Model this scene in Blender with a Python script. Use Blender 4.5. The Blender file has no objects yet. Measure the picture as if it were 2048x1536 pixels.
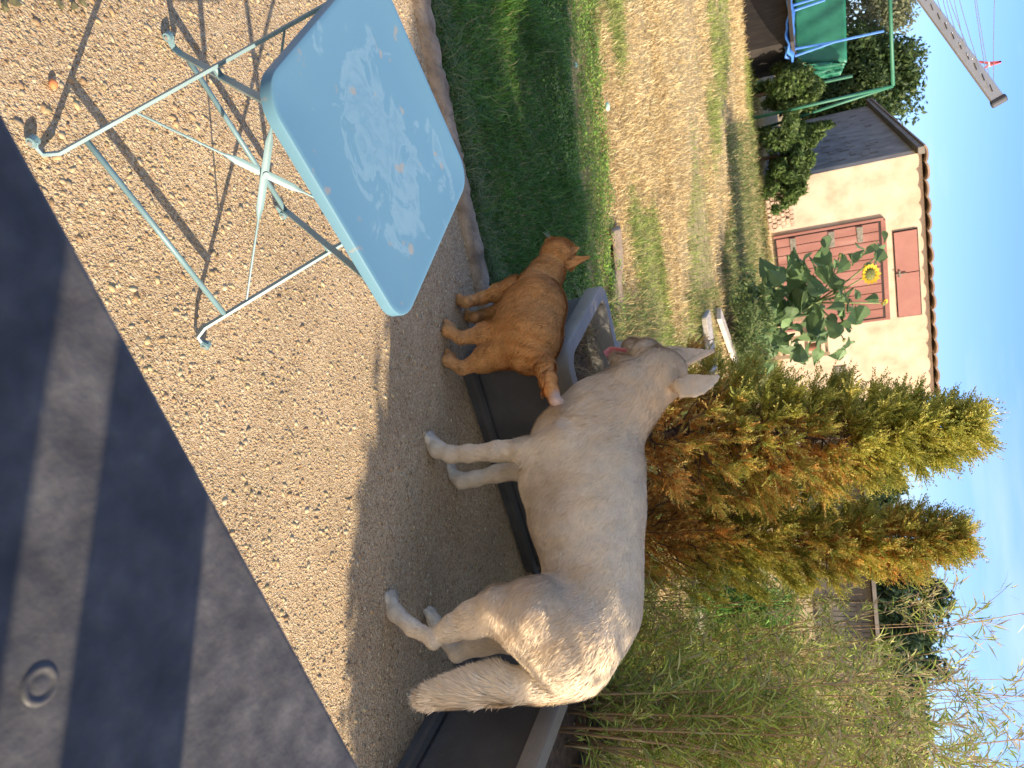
import bpy, math, random
import numpy as np
from mathutils import Vector, Matrix
random.seed(7); rng = np.random.default_rng(7)
S = bpy.context.scene; C = S.collection
# ---------------------------------------------------------------- camera (the photograph is a portrait shot lying on its side)
CAMZ, TH, PH, FPX = 1.17, .400, .080, 1545.
_c, _s, _cr, _sr = math.cos(TH), math.sin(TH), math.cos(PH), math.sin(PH)
right = Vector((1, 0, 0)); upv = Vector((0, _s, _c)); fwd = Vector((0, _c, -_s))
cx = right*_sr + upv*_cr; cy = -(right*_cr - upv*_sr); cz = -fwd
cam = bpy.data.objects.new('camera', bpy.data.cameras.new('camera')); C.objects.link(cam)
cam.matrix_world = Matrix(((cx.x, cy.x, cz.x, 0), (cx.y, cy.y, cz.y, 0), (cx.z, cy.z, cz.z, CAMZ), (0, 0, 0, 1)))
cam.data.sensor_width = 36; cam.data.lens = 36*FPX/2048; cam.data.clip_start = .02; cam.data.clip_end = 2000
cam.data.dof.use_dof = True; cam.data.dof.focus_distance = 2.0; cam.data.dof.aperture_fstop = 9.5
S.camera = cam
# ---------------------------------------------------------------- sky, sun, exposure
SUN = Vector((2.0, -.5, 1.0)).normalized()
el = math.asin(SUN.z); az = math.atan2(SUN.x, SUN.y)
W = bpy.data.worlds.new('World'); S.world = W; W.use_nodes = True
nt = W.node_tree; bg = nt.nodes['Background']
sky = nt.nodes.new('ShaderNodeTexSky'); sky.sky_type = 'NISHITA'; sky.sun_disc = False
sky.sun_elevation = el; sky.sun_rotation = az; sky.air_density = 1.0; sky.dust_density = .6; sky.ozone_density = 2.2
tc = nt.nodes.new('ShaderNodeTexCoord'); mp = nt.nodes.new('ShaderNodeMapping'); mp.inputs['Scale'].default_value = (1.2, 3, 9)
no = nt.nodes.new('ShaderNodeTexNoise'); no.inputs['Scale'].default_value = 1.6; no.inputs['Detail'].default_value = 6
rp = nt.nodes.new('ShaderNodeValToRGB'); rp.color_ramp.elements[0].position = .56; rp.color_ramp.elements[1].position = .8
rp.color_ramp.elements[0].color = (0, 0, 0, 1); rp.color_ramp.elements[1].color = (.35, .35, .35, 1)
mx = nt.nodes.new('ShaderNodeMix'); mx.data_type = 'RGBA'; mx.inputs[7].default_value = (4.2, 4.6, 5, 1)
nt.links.new(tc.outputs['Generated'], mp.inputs[0]); nt.links.new(mp.outputs[0], no.inputs['Vector'])
nt.links.new(no.outputs[0], rp.inputs[0]); nt.links.new(rp.outputs[0], mx.inputs[0])
sx = nt.nodes.new('ShaderNodeSeparateXYZ'); nt.links.new(tc.outputs['Generated'], sx.inputs[0])
rg = nt.nodes.new('ShaderNodeValToRGB'); rg.color_ramp.elements[0].position = .0; rg.color_ramp.elements[0].color = (.84, .86, 1.0, 1); rg.color_ramp.elements[1].position = .75; rg.color_ramp.elements[1].color = (1.25, 1.06, .90, 1)
e_ = rg.color_ramp.elements.new(.3); e_.color = (.60, .74, 1.10, 1)
nt.links.new(sx.outputs[2], rg.inputs[0])
ml = nt.nodes.new('ShaderNodeMix'); ml.data_type = 'RGBA'; ml.blend_type = 'MULTIPLY'; ml.inputs[0].default_value = 1
nt.links.new(sky.outputs[0], ml.inputs[6]); nt.links.new(rg.outputs[0], ml.inputs[7])
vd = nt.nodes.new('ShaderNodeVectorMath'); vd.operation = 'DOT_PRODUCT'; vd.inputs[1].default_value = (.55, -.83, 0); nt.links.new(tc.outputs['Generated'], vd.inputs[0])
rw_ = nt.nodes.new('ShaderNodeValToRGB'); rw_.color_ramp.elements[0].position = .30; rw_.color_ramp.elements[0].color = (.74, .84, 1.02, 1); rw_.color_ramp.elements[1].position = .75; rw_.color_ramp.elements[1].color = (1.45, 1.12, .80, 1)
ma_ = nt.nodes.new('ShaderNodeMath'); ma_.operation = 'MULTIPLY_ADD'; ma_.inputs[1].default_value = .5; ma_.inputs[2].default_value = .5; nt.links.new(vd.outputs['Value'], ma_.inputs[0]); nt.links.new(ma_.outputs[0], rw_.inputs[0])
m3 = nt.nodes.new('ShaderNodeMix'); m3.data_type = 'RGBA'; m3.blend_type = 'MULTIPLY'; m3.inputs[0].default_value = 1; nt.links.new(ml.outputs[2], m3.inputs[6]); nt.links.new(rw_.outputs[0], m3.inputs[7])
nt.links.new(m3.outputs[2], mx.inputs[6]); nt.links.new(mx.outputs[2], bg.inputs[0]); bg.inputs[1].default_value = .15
sl = bpy.data.lights.new('sun', 'SUN'); sl.energy = 4.4; sl.angle = math.radians(.53); sl.color = (1, .865, .66)
so = bpy.data.objects.new('sun', sl); C.objects.link(so); so.rotation_euler = (-SUN).to_track_quat('-Z', 'Y').to_euler()
S.view_settings.view_transform = 'Standard'; S.view_settings.look = 'None'; S.view_settings.exposure = .98; S.view_settings.gamma = 1

# ---------------------------------------------------------------- photo pixel -> place helpers
def ray(x, y):
    a, b = y-768, x-1024
    u = a*_cr+b*_sr; w = -a*_sr+b*_cr
    return np.array([u/FPX, _c+(w/FPX)*_s, -_s+(w/FPX)*_c])
O = np.array([0, 0, CAMZ])
def G(x, y, z=0.):
    d = ray(x, y); return O+(z-CAMZ)/d[2]*d
def D(x, y, Y):
    d = ray(x, y); return O+Y/d[1]*d
def onplane(x, y, p0, n):
    d = ray(x, y); n = np.array(n, float); return O+d*(np.dot(np.array(p0)-O, n)/np.dot(d, n))

# ---------------------------------------------------------------- object helpers
def tag(o, label=None, cat=None, group=None, kind=None):
    if label: o['label'] = label
    if cat: o['category'] = cat
    if group: o['group'] = group
    if kind: o['kind'] = kind
    return o
def empty(name, loc=(0, 0, 0), label=None, cat=None, group=None):
    o = bpy.data.objects.new(name, None); C.objects.link(o); o.location = loc; o.empty_display_size = .1
    return tag(o, label, cat, group)
def link(o, parent=None):
    C.objects.link(o)
    if parent is not None:
        o.parent = parent; m = Matrix.Translation(-wloc(parent)); o.matrix_parent_inverse = m
    return o
def wloc(p):
    v = Vector(p.location)
    return v
def nmesh(name, V, F, mat=None, parent=None, smooth=False, col=None, normals=None):
    """V (n,3); F list of int arrays (m,k)"""
    V = np.asarray(V, np.float32); me = bpy.data.meshes.new(name)
    if isinstance(F, np.ndarray): F = [F]
    F = [np.asarray(f, np.int32) for f in F if len(f)]
    me.vertices.add(len(V)); me.vertices.foreach_set('co', V.ravel())
    tot = np.concatenate([np.full(len(f), f.shape[1], np.int32) for f in F]); loops = np.concatenate([f.ravel() for f in F])
    me.loops.add(len(loops)); me.loops.foreach_set('vertex_index', loops)
    me.polygons.add(len(tot)); st = np.concatenate([[0], np.cumsum(tot)[:-1]]).astype(np.int32)
    me.polygons.foreach_set('loop_start', st); me.polygons.foreach_set('loop_total', tot)
    me.polygons.foreach_set('use_smooth', np.full(len(tot), smooth))
    me.update(calc_edges=True); me.validate()
    if col is not None:
        a = me.color_attributes.new('Col', 'FLOAT_COLOR', 'POINT')
        c4 = np.ones((len(V), 4), np.float32); c4[:, :3] = col; a.data.foreach_set('color', c4.ravel())
    if normals is not None:
        me.normals_split_custom_set_from_vertices(np.asarray(normals, np.float32).tolist())
    if mat: me.materials.append(mat)
    return link(bpy.data.objects.new(name, me), parent)
class MB:
    def __init__(s): s.v = []; s.f = []
    def add(s, V, F):
        n = len(s.v); s.v += [tuple(map(float, p)) for p in V]; s.f += [tuple(i+n for i in f) for f in F]; return s
    def box(s, c, d, R=None, bev=0):
        c = np.array(c, float); R = np.eye(3) if R is None else R; h = np.array(d)/2.
        if bev:
            b = min(bev, h.min()*.9); V = []
            for sx in (-1, 1):
                for sy in (-1, 1):
                    for sz in (-1, 1):
                        for k in range(3):
                            q = h.copy()-b; q[k] += b; V.append(R@(q*[sx, sy, sz])+c)
            bm = convex(V); return s.add(*bm)
        V = [R@(h*[x, y, z])+c for x in (-1, 1) for y in (-1, 1) for z in (-1, 1)]
        return s.add(V, [(0, 1, 3, 2), (4, 6, 7, 5), (0, 4, 5, 1), (2, 3, 7, 6), (0, 2, 6, 4), (1, 5, 7, 3)])
    def tube(s, P, r, n=8, cap=True, flat=None):
        P = [np.array(p, float) for p in P]; m = len(P); r = [r]*m if np.isscalar(r) else r; V = []; up0 = None
        for i, p in enumerate(P):
            t = P[min(i+1, m-1)]-P[max(i-1, 0)]; t /= np.linalg.norm(t)+1e-12
            if up0 is None:
                a = np.array([0, 0, 1.]) if flat is None else np.array(flat, float)
                if abs(a@t) > .95: a = np.array([1., 0, 0])
            else: a = up0
            u = np.cross(t, a); u /= np.linalg.norm(u)+1e-12; w = np.cross(u, t); up0 = w
            ru, rw = (r[i], r[i]) if np.isscalar(r[i]) else r[i]
            for k in range(n):
                q = 2*math.pi*k/n+math.pi/n; V.append(p+u*math.cos(q)*ru+w*math.sin(q)*rw)
        F = [(i*n+k, i*n+(k+1) % n, (i+1)*n+(k+1) % n, (i+1)*n+k) for i in range(m-1) for k in range(n)]
        if cap: F += [tuple(range(n))[::-1], tuple((m-1)*n+k for k in range(n))]
        return s.add(V, F)
    def prism(s, poly, h0, h1, f=None):
        """poly list of 2D; f maps (a,b,h)->xyz"""
        f = f or (lambda a, b, h: (a, b, h)); n = len(poly)
        V = [f(a, b, h0) for a, b in poly]+[f(a, b, h1) for a, b in poly]
        return s.add(V, [tuple(range(n))[::-1], tuple(range(n, 2*n))]+[(i, (i+1) % n, n+(i+1) % n, n+i) for i in range(n)])
    def build(s, name, mat, parent=None, smooth=False, bevel=0):
        me = bpy.data.meshes.new(name); me.from_pydata(s.v, [], s.f); me.update()
        import bmesh
        bm = bmesh.new(); bm.from_mesh(me); bmesh.ops.recalc_face_normals(bm, faces=bm.faces)
        if bevel: bmesh.ops.bevel(bm, geom=list(bm.edges), offset=bevel, segments=2, affect='EDGES', profile=.6)
        bm.to_mesh(me); bm.free()
        if smooth: me.polygons.foreach_set('use_smooth', [True]*len(me.polygons)); 
        if smooth == 'auto': me.set_sharp_from_angle(angle=math.radians(40))
        if mat: me.materials.append(mat)
        return link(bpy.data.objects.new(name, me), parent)
def convex(V):
    import bmesh
    bm = bmesh.new(); vs = [bm.verts.new(tuple(v)) for v in V]; bmesh.ops.convex_hull(bm, input=vs)
    bm.verts.index_update(); r = ([v.co[:] for v in bm.verts], [tuple(v.index for v in f.verts) for f in bm.faces]); bm.free(); return r
def rotz(a): c, s = math.cos(a), math.sin(a); return np.array([[c, -s, 0], [s, c, 0], [0, 0, 1.]])
def frame(dx, dz=(0, 0, 1)):
    x = np.array(dx, float); x /= np.linalg.norm(x); z = np.array(dz, float); y = np.cross(z, x); y /= np.linalg.norm(y); z = np.cross(x, y)
    return np.array([x, y, z]).T

# ---------------------------------------------------------------- materials
def M(name, ramp, scale=5, rough=.7, bump=0, bscale=40, metal=0, attr=False, trans=0, detail=6, spec=.5, vor=0, coat=0, stretch=(1, 1, 1)):
    m = bpy.data.materials.new(name); m.use_nodes = True; t = m.node_tree; b = t.nodes['Principled BSDF']
    b.inputs['Roughness'].default_value = rough; b.inputs['Metallic'].default_value = metal
    b.inputs['Specular IOR Level'].default_value = spec; b.inputs['Coat Weight'].default_value = coat
    co = t.nodes.new('ShaderNodeTexCoord'); mpp = t.nodes.new('ShaderNodeMapping'); mpp.inputs['Scale'].default_value = stretch
    t.links.new(co.outputs['Object'], mpp.inputs[0])
    n = t.nodes.new('ShaderNodeTexNoise'); n.inputs['Scale'].default_value = scale; n.inputs['Detail'].default_value = detail
    t.links.new(mpp.outputs[0], n.inputs['Vector'])
    r = t.nodes.new('ShaderNodeValToRGB'); t.links.new(n.outputs[0], r.inputs[0])
    e = r.color_ramp.elements
    if not isinstance(ramp[0], tuple) or len(ramp[0]) != 2: ramp = [(.3, ramp[0]), (.7, ramp[-1])]
    while len(e) < len(ramp): e.new(.5)
    for i, (p, c) in enumerate(ramp): e[i].position = p; e[i].color = (*c, 1)
    out = r.outputs[0]
    if attr:
        a = t.nodes.new('ShaderNodeVertexColor'); a.layer_name = 'Col'
        mm = t.nodes.new('ShaderNodeMix'); mm.data_type = 'RGBA'; mm.blend_type = 'MULTIPLY'; mm.inputs[0].default_value = 1
        t.links.new(a.outputs[0], mm.inputs[6]); t.links.new(out, mm.inputs[7]); out = mm.outputs[2]
    t.links.new(out, b.inputs['Base Color'])
    if bump:
        if vor:
            n2 = t.nodes.new('ShaderNodeTexVoronoi'); n2.inputs['Scale'].default_value = vor; o2 = n2.outputs['Distance']
        else:
            n2 = t.nodes.new('ShaderNodeTexNoise'); n2.inputs['Scale'].default_value = bscale; n2.inputs['Detail'].default_value = 5; o2 = n2.outputs[0]
        t.links.new(mpp.outputs[0], n2.inputs['Vector'])
        bp = t.nodes.new('ShaderNodeBump'); bp.inputs['Strength'].default_value = bump; bp.inputs['Distance'].default_value = .01
        t.links.new(o2, bp.inputs['Height']); t.links.new(bp.outputs[0], b.inputs['Normal'])
    if trans:
        tr = t.nodes.new('ShaderNodeBsdfTranslucent'); ms = t.nodes.new('ShaderNodeMixShader'); ms.inputs[0].default_value = trans
        t.links.new(out, tr.inputs[0]); t.links.new(b.outputs[0], ms.inputs[1]); t.links.new(tr.outputs[0], ms.inputs[2])
        t.links.new(ms.outputs[0], t.nodes['Material Output'].inputs[0])
    return m
leafmat = M('leaf', [(.3, (.8, .8, .8)), (.7, (1.15, 1.15, 1.15))], 3, .55, attr=True, trans=.38, spec=.35)
strawmat = M('straw', [(.3, (.85, .85, .85)), (.7, (1.1, 1.1, 1.1))], 4, .8, attr=True, trans=.25, spec=.2)
furmat = M('fur', [(.35, (.93, .93, .93)), (.65, (1.05, 1.05, 1.05))], 30, .85, attr=True, trans=.15, spec=.15)
barkmat = M('bark', [(.1, .06, .04), (.24, .16, .1)], 30, .9, bump=.6)
# exposed-aggregate concrete
def aggregate():
    m = bpy.data.materials.new('exposed_aggregate'); m.use_nodes = True; t = m.node_tree; b = t.nodes['Principled BSDF']; L = t.links.new
    b.inputs['Roughness'].default_value = .85; b.inputs['Specular IOR Level'].default_value = .25
    co = t.nodes.new('ShaderNodeTexCoord'); nz = t.nodes.new('ShaderNodeTexNoise'); nz.inputs['Scale'].default_value = 30
    ad = t.nodes.new('ShaderNodeMix'); ad.data_type = 'VECTOR'; ad.inputs[0].default_value = .012
    L(co.outputs['Object'], nz.inputs['Vector']); L(co.outputs['Object'], ad.inputs[4]); L(nz.outputs['Color'], ad.inputs[5])
    cols = []; hs = []
    for sc, ex in ((115, .5), (270, .35)):
        v = t.nodes.new('ShaderNodeTexVoronoi'); v.inputs['Scale'].default_value = sc; v.inputs['Randomness'].default_value = 1; L(ad.outputs[1], v.inputs['Vector'])
        sp = t.nodes.new('ShaderNodeSeparateColor'); L(v.outputs['Color'], sp.inputs[0])
        r = t.nodes.new('ShaderNodeValToRGB'); L(sp.outputs[0], r.inputs[0]); e = r.color_ramp.elements
        cs = [(0, (.26, .17, .11)), (.2, (.50, .38, .25)), (.38, (.60, .47, .32)), (.5, (.40, .31, .23)), (.62, (.66, .54, .40)), (.8, (.50, .33, .22)), (1, (.72, .62, .49))]
        while len(e) < len(cs): e.new(.5)
        for i, (p, c) in enumerate(cs): e[i].position = p; e[i].color = (*c, 1)
        cols.append(r.outputs[0])
        mr = t.nodes.new('ShaderNodeMapRange'); mr.inputs[1].default_value = 0; mr.inputs[2].default_value = .6; mr.inputs[3].default_value = 1; mr.inputs[4].default_value = 0
        L(v.outputs['Distance'], mr.inputs[0]); hs.append((mr.outputs[0], sp.outputs[1]))
    # choose which cells are big stones
    gt = t.nodes.new('ShaderNodeMath'); gt.operation = 'GREATER_THAN'; gt.inputs[1].default_value = .5; L(hs[0][1], gt.inputs[0])
    hg = t.nodes.new('ShaderNodeMath'); hg.operation = 'GREATER_THAN'; hg.inputs[1].default_value = .3; L(hs[0][0], hg.inputs[0])
    an = t.nodes.new('ShaderNodeMath'); an.operation = 'MULTIPLY'; L(gt.outputs[0], an.inputs[0]); L(hg.outputs[0], an.inputs[1])
    mc = t.nodes.new('ShaderNodeMix'); mc.data_type = 'RGBA'; L(an.outputs[0], mc.inputs[0]); L(cols[1], mc.inputs[6]); L(cols[0], mc.inputs[7])
    big = t.nodes.new('ShaderNodeTexNoise'); big.inputs['Scale'].default_value = 3; big.inputs['Detail'].default_value = 5; L(co.outputs['Object'], big.inputs['Vector'])
    br = t.nodes.new('ShaderNodeValToRGB'); L(big.outputs[0], br.inputs[0]); br.color_ramp.elements[0].position = .3; br.color_ramp.elements[0].color = (.80, .76, .64, 1); br.color_ramp.elements[1].position = .7; br.color_ramp.elements[1].color = (1.08, 1.03, .88, 1)
    mu = t.nodes.new('ShaderNodeMix'); mu.data_type = 'RGBA'; mu.blend_type = 'MULTIPLY'; mu.inputs[0].default_value = 1; L(mc.outputs[2], mu.inputs[6]); L(br.outputs[0], mu.inputs[7]); L(mu.outputs[2], b.inputs['Base Color'])
    mh = t.nodes.new('ShaderNodeMath'); mh.operation = 'MULTIPLY_ADD'; mh.inputs[1].default_value = 1.6; L(hs[0][0], mh.inputs[0])
    m0 = t.nodes.new('ShaderNodeMath'); m0.operation = 'MULTIPLY'; L(hs[0][0], m0.inputs[0]); L(gt.outputs[0], m0.inputs[1]); L(m0.outputs[0], mh.inputs[0]); L(hs[1][0], mh.inputs[2])
    bp = t.nodes.new('ShaderNodeBump'); bp.inputs['Strength'].default_value = .9; bp.inputs['Distance'].default_value = .0021; L(mh.outputs[0], bp.inputs['Height']); L(bp.outputs[0], b.inputs['Normal'])
    return m

# ================================================================ SETTING
# meadow ground sheet
gm = M('meadow_soil', [(.3, (.24, .20, .09)), (.5, (.40, .30, .15)), (.7, (.50, .38, .20))], 9, .95, bump=1., bscale=45)
n = 160; gx = np.sign(np.linspace(-1, 1, n))*np.abs(np.linspace(-1, 1, n))**3*300; gy = -8+np.linspace(0, 1, n)**3*500
X, Y = np.meshgrid(gx, gy); Z = -.035+0*X
idx = np.arange(n*n).reshape(n, n)
tag(nmesh('ground', np.stack([X, Y, Z], -1).reshape(-1, 3), np.stack([idx[:-1, :-1], idx[:-1, 1:], idx[1:, 1:], idx[1:, :-1]], -1).reshape(-1, 4), gm, smooth=True), kind='structure')
# terrace slab, edge runs K0->K1
K0 = G(838, 0); K1 = G(965, 590); kd = (K1-K0)/np.linalg.norm(K1-K0); kn = np.array([-kd[1], kd[0], 0])
E0 = K0-kd*3; E1 = K1+kd*3.2
mb = MB(); mb.prism([(E0[0], E0[1]), (E1[0], E1[1]), (4.2, -1.5), (-4.5, -1.5)][::-1], -.12, 0)
tag(mb.build('terrace', aggregate()), kind='structure')
# loose and proud pebbles set in the terrace
def pebbles():
    ico = np.array([[0, 0, 1], [.89, 0, .45], [.28, .85, .45], [-.72, .53, .45], [-.72, -.53, .45], [.28, -.85, .45],
                    [.72, .53, -.3], [-.28, .85, -.3], [-.89, 0, -.3], [-.28, -.85, -.3], [.72, -.53, -.3]])
    F = [(0, 1, 2), (0, 2, 3), (0, 3, 4), (0, 4, 5), (0, 5, 1), (1, 6, 2), (2, 7, 3), (3, 8, 4), (4, 9, 5), (5, 10, 1), (2, 6, 7), (3, 7, 8), (4, 8, 9), (5, 9, 10), (1, 10, 6)]
    N = 20000; x = rng.uniform(-1.5, 1.3, N); y = .55+rng.random(N)**1.0*2.2
    d = (np.stack([x, y], -1)-K0[:2])@kn[:2]; k = (d < -.02); x, y = x[k], y[k]; N = len(x)
    r = np.where(rng.random(N) < .2, rng.uniform(.004, .0085, N), rng.uniform(.0018, .0042, N)); a = rng.uniform(0, 6.28, N)
    sc = np.stack([r*rng.uniform(.9, 1.5, N), r*rng.uniform(.6, 1, N), r*rng.uniform(.22, .42, N)], -1)
    V = ico[None]*sc[:, None]*rng.uniform(.8, 1.2, (N, 11, 1)); ca, sa = np.cos(a)[:, None], np.sin(a)[:, None]
    V = np.stack([V[..., 0]*ca-V[..., 1]*sa+x[:, None], V[..., 0]*sa+V[..., 1]*ca+y[:, None], V[..., 2]+.0003], -1)
    pal = np.array([[.46, .34, .19], [.54, .42, .25], [.42, .28, .16], [.52, .40, .25], [.38, .30, .20], [.58, .47, .30], [.48, .32, .17], [.50, .39, .21]])
    col = np.repeat(pal[rng.integers(0, 8, N)]*rng.uniform(.65, 1.15, (N, 1)), 11, 0)
    FF = (np.array(F)[None]+11*np.arange(N)[:, None, None]).reshape(-1, 3)
    pm = M('pebble', [(.3, (.9, .9, .9)), (.7, (1.05, 1.05, 1.05))], 60, .7, attr=True, spec=.3)
    tag(nmesh('pebbles', V.reshape(-1, 3), FF, pm, smooth=True, col=col), 'small river pebbles set into the sunlit terrace concrete', 'pebbles', kind='stuff')
pebbles()
# kerb of the terrace: worn concrete lip
km = M('kerb_stone', [(.25, (.16, .11, .07)), (.5, (.34, .24, .15)), (.75, (.50, .38, .26))], 14, .95, bump=1., bscale=70, detail=9)
mb = MB(); m = 420
for j in range(3):
    pass
V = []; prof = [(-.06, -.08), (-.055, .008), (-.02, .022), (.045, .018), (.085, -.006), (.095, -.08)]
for i in range(m):
    t = i/(m-1); p = E0+(E1-E0)*t
    for a, b in prof: V.append(p+kn*(a+.0025*math.sin(i*.23)+.0035*rng.normal())+np.array([0, 0, b+.001*math.sin(i*.11+a*30)+.0022*rng.normal()]))
F = [(i*6+k, i*6+k+1, (i+1)*6+k+1, (i+1)*6+k) for i in range(m-1) for k in range(5)]
mb.add(V, F); tag(mb.build('kerb', km, smooth=True), kind='structure')

# ================================================================ GRASS AND MEADOW
def blades(P, H, Wd, lean, col, name, mat, parent=None, azi=None):
    N = len(P); a = rng.uniform(0, 6.28, N) if azi is None else azi; b = a+rng.uniform(-.6, .6, N)+1.57
    dx = np.stack([np.cos(a), np.sin(a), 0*a], -1); wx = np.stack([np.cos(b), np.sin(b), 0*a], -1)*Wd[:, None]/2
    up = np.array([0, 0, 1.]); H = H[:, None]; lean = lean[:, None]
    m1 = P+up*H*.5*(1-lean*.25)+dx*H*lean*.22; tp = P+up*H*(1-lean*.55)+dx*H*lean*.9
    V = np.stack([P-wx, P+wx, m1-wx*.8, m1+wx*.8, tp], 1); i = 5*np.arange(N)[:, None]
    F = [np.concatenate([i+[0, 1, 3, 2]], 0), i+[2, 3, 4]]
    F = [i+np.array([[0, 1, 3, 2]]), i+np.array([[2, 3, 4]])]
    return nmesh(name, V.reshape(-1, 3), F, mat, parent, col=np.repeat(col, 5, 0))
def pal(N, cols, w=None, var=.25):
    cols = np.array(cols); c = cols[rng.choice(len(cols), N, p=w)]; return np.clip(c*rng.uniform(1-var, 1+var, (N, 1)), 0, 1)
def field(N, y0, y1, slope=.62, x0=None):
    y = y0+(y1-y0)*rng.random(N)**.8 if y0 < 5 else y0*(y1/y0)**rng.random(N)
    return rng.uniform(-1, .75, N)*slope*y-.15, y
def sstep0(x, a, b):
    t = np.clip((x-a)/(b-a), 0, 1); return t*t*(3-2*t)
def noise2(x, y, s, seed=0):
    r = np.random.default_rng(seed); v = 0
    for k in range(6):
        a = r.uniform(0, 6.28); f = s*r.uniform(.6, 1.8); v = v+np.sin((x*math.cos(a)+y*math.sin(a))*f+r.uniform(0, 6.28))
    return v/3.
def beyond(x, y, m=.09): return ((np.stack([x, y], -1)-K0[:2])@kn[:2]) > m
def in_planter(x, y):
    q = np.zeros(len(x), bool)
    for c, dx, L, Wd in PL:
        n_ = np.array([-dx[1], dx[0]]); r = np.stack([x, y], -1)-np.array(c); a = r@np.array(dx); b = r@n_
        q |= (a > -.02) & (a < L+.02) & (b > -.02) & (b < Wd+.02)
    return q
# planters: corner (front left), direction, length, width (to the left of the direction)
p1d = np.array([.885, .465]); p1d /= np.linalg.norm(p1d)
p2d = np.array([.355, -.935]); p2d /= np.linalg.norm(p2d)
P1c = np.array([-.085, 2.30]); P2c = np.array([.728, 2.43])
PL = [(P1c, p1d, .98, .56), (P2c, p2d, .92, .50)]
def lush():
    N = 130000; x, y = field(N, 2.1, 3.95, .75); k = beyond(x, y) & ~in_planter(x, y); x, y = x[k], y[k]; N = len(x)
    cl = noise2(x, y, 9, 3); bare = (noise2(x, y, 5, 8)+.9*np.exp(-((x+1.5)**2/.12+(y-2.65)**2/.02))) > 1.05
    k = ~(bare & (rng.random(N) < .85)); x, y, cl = x[k], y[k], cl[k]; N = len(x)
    H = (.03+.035*np.clip(cl+.5*noise2(x, y, 22, 13), 0, 1.6)+.035*rng.random(N)**2); H[rng.random(N) < .04] *= 2.0
    col = pal(N, [(.06, .16, .02), (.11, .25, .035), (.17, .29, .055), (.26, .29, .10), (.42, .36, .17)], [.35, .35, .2, .07, .03])
    tag(blades(np.stack([x, y, 0*x-.035], -1), H, rng.uniform(.0026, .0052, N), rng.uniform(.2, 1.3, N), col, 'lawn_grass', leafmat), 'lush dark green grass growing between the kerb and the clover strip', 'grass', kind='stuff')
    # clover strip
    N = 130000; x, y = field(N, 3.4, 4.85, .72); w = noise2(x, y*3, 1.6, 5)*.12; k = (y > 3.5+w+.1*rng.normal(size=N)) & (y < 4.56+w+.05*np.sin(x*9)+.06*rng.normal(size=N)); x, y = x[k], y[k]; N = len(x)
    k = (rng.random(N) < .3+.7*(noise2(x, y, 11, 2) > -.5)) & (x < .3); x, y = x[k], y[k]; N = len(x)
    r = rng.uniform(.0035, .008, N); z = rng.uniform(.0, .03, N)+.012*noise2(x, y, 20, 14)-.025; a = rng.uniform(0, 6.28, N); ti = rng.normal(0, .45, (N, 2))
    u = np.stack([np.cos(a), np.sin(a), ti[:, 0]], -1)*r[:, None]; v = np.stack([-np.sin(a), np.cos(a), ti[:, 1]], -1)*r[:, None]*.8; c = np.stack([x, y, z], -1)
    V = np.stack([c-u, c+v, c+u, c-v], 1).reshape(-1, 3); i = 4*np.arange(N)[:, None]
    col = pal(N, [(.15, .30, .04), (.24, .40, .06), (.32, .46, .10), (.36, .40, .14)])
    tag(nmesh('clover', V, i+np.array([[0, 1, 2, 3]]), leafmat, col=np.repeat(col, 4, 0)), 'bright green low clover strip between shaded lawn and dry grass', 'clover', kind='stuff')
    # dry meadow: rows of cut straw, green tufts between
    N = 380000; x, y = field(N, 4.1, 19.5, .60); y = np.where(rng.random(N) < .45, 4.1+2.6*rng.random(N)**1.1, y); x = rng.uniform(-.66, .5, N)*y
    rowv = .7*np.sin(y*4.6/(1+.03*y)+1.3*noise2(x, y, .9, 4))+.8*noise2(x, y*1.6, 1.7, 6)+.4*noise2(x, y, 7, 16); k = (y > 4.5+.1*noise2(x, y, 2, 5)+.08*rng.normal(size=N)) & (rng.random(N) < .85+.2*rowv) & ~in_planter(x, y); x, y, rowv = x[k], y[k], rowv[k]; N = len(x)
    g = (noise2(x, y, 1.8, 11)+.5*noise2(x, y, 5, 12)+.15*rng.normal(size=N)+.45*np.exp(-(x-.3)**2/3.) - .25*rowv) > .62
    sz = (y/6.)**.55
    H = np.clip(.03+.075*rng.random(N)**1.5+.025*rowv, .015, .2)*sz; col = pal(N, [(.72, .54, .27), (.82, .64, .35), (.58, .42, .20), (.86, .72, .44), (.38, .28, .14)], [.28, .28, .2, .14, .1], .35)
    gc = pal(N, [(.22, .31, .06), (.32, .38, .11), (.44, .42, .16)]); col[g] = gc[g]; H = np.where(g, H*1.25, H)
    tag(blades(np.stack([x, y, 0*x-.04], -1), H, rng.uniform(.0035, .007, N)*sz, rng.uniform(.3, 1.7, N), col, 'dry_grass', strawmat), 'sun-dried straw coloured meadow grass with greener tufts', 'dry grass', kind='stuff')
lush()
# straggling long grass along the kerb
N = 2600; t = rng.random(N); P = K0-kd*.8+np.outer(t, kd)*2.2+np.outer(rng.uniform(.085, .17, N), kn); P[:, 2] = -.03
P = P[~in_planter(P[:, 0], P[:, 1])]; N = len(P)
tag(blades(P, rng.uniform(.06, .16, N), rng.uniform(.002, .004, N), rng.uniform(.5, 1.7, N), pal(N, [(.08, .16, .03), (.14, .22, .05), (.3, .3, .13)]), 'kerb_grass', leafmat), 'long straggly grass leaning over the terrace kerb', 'grass', kind='stuff')

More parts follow.
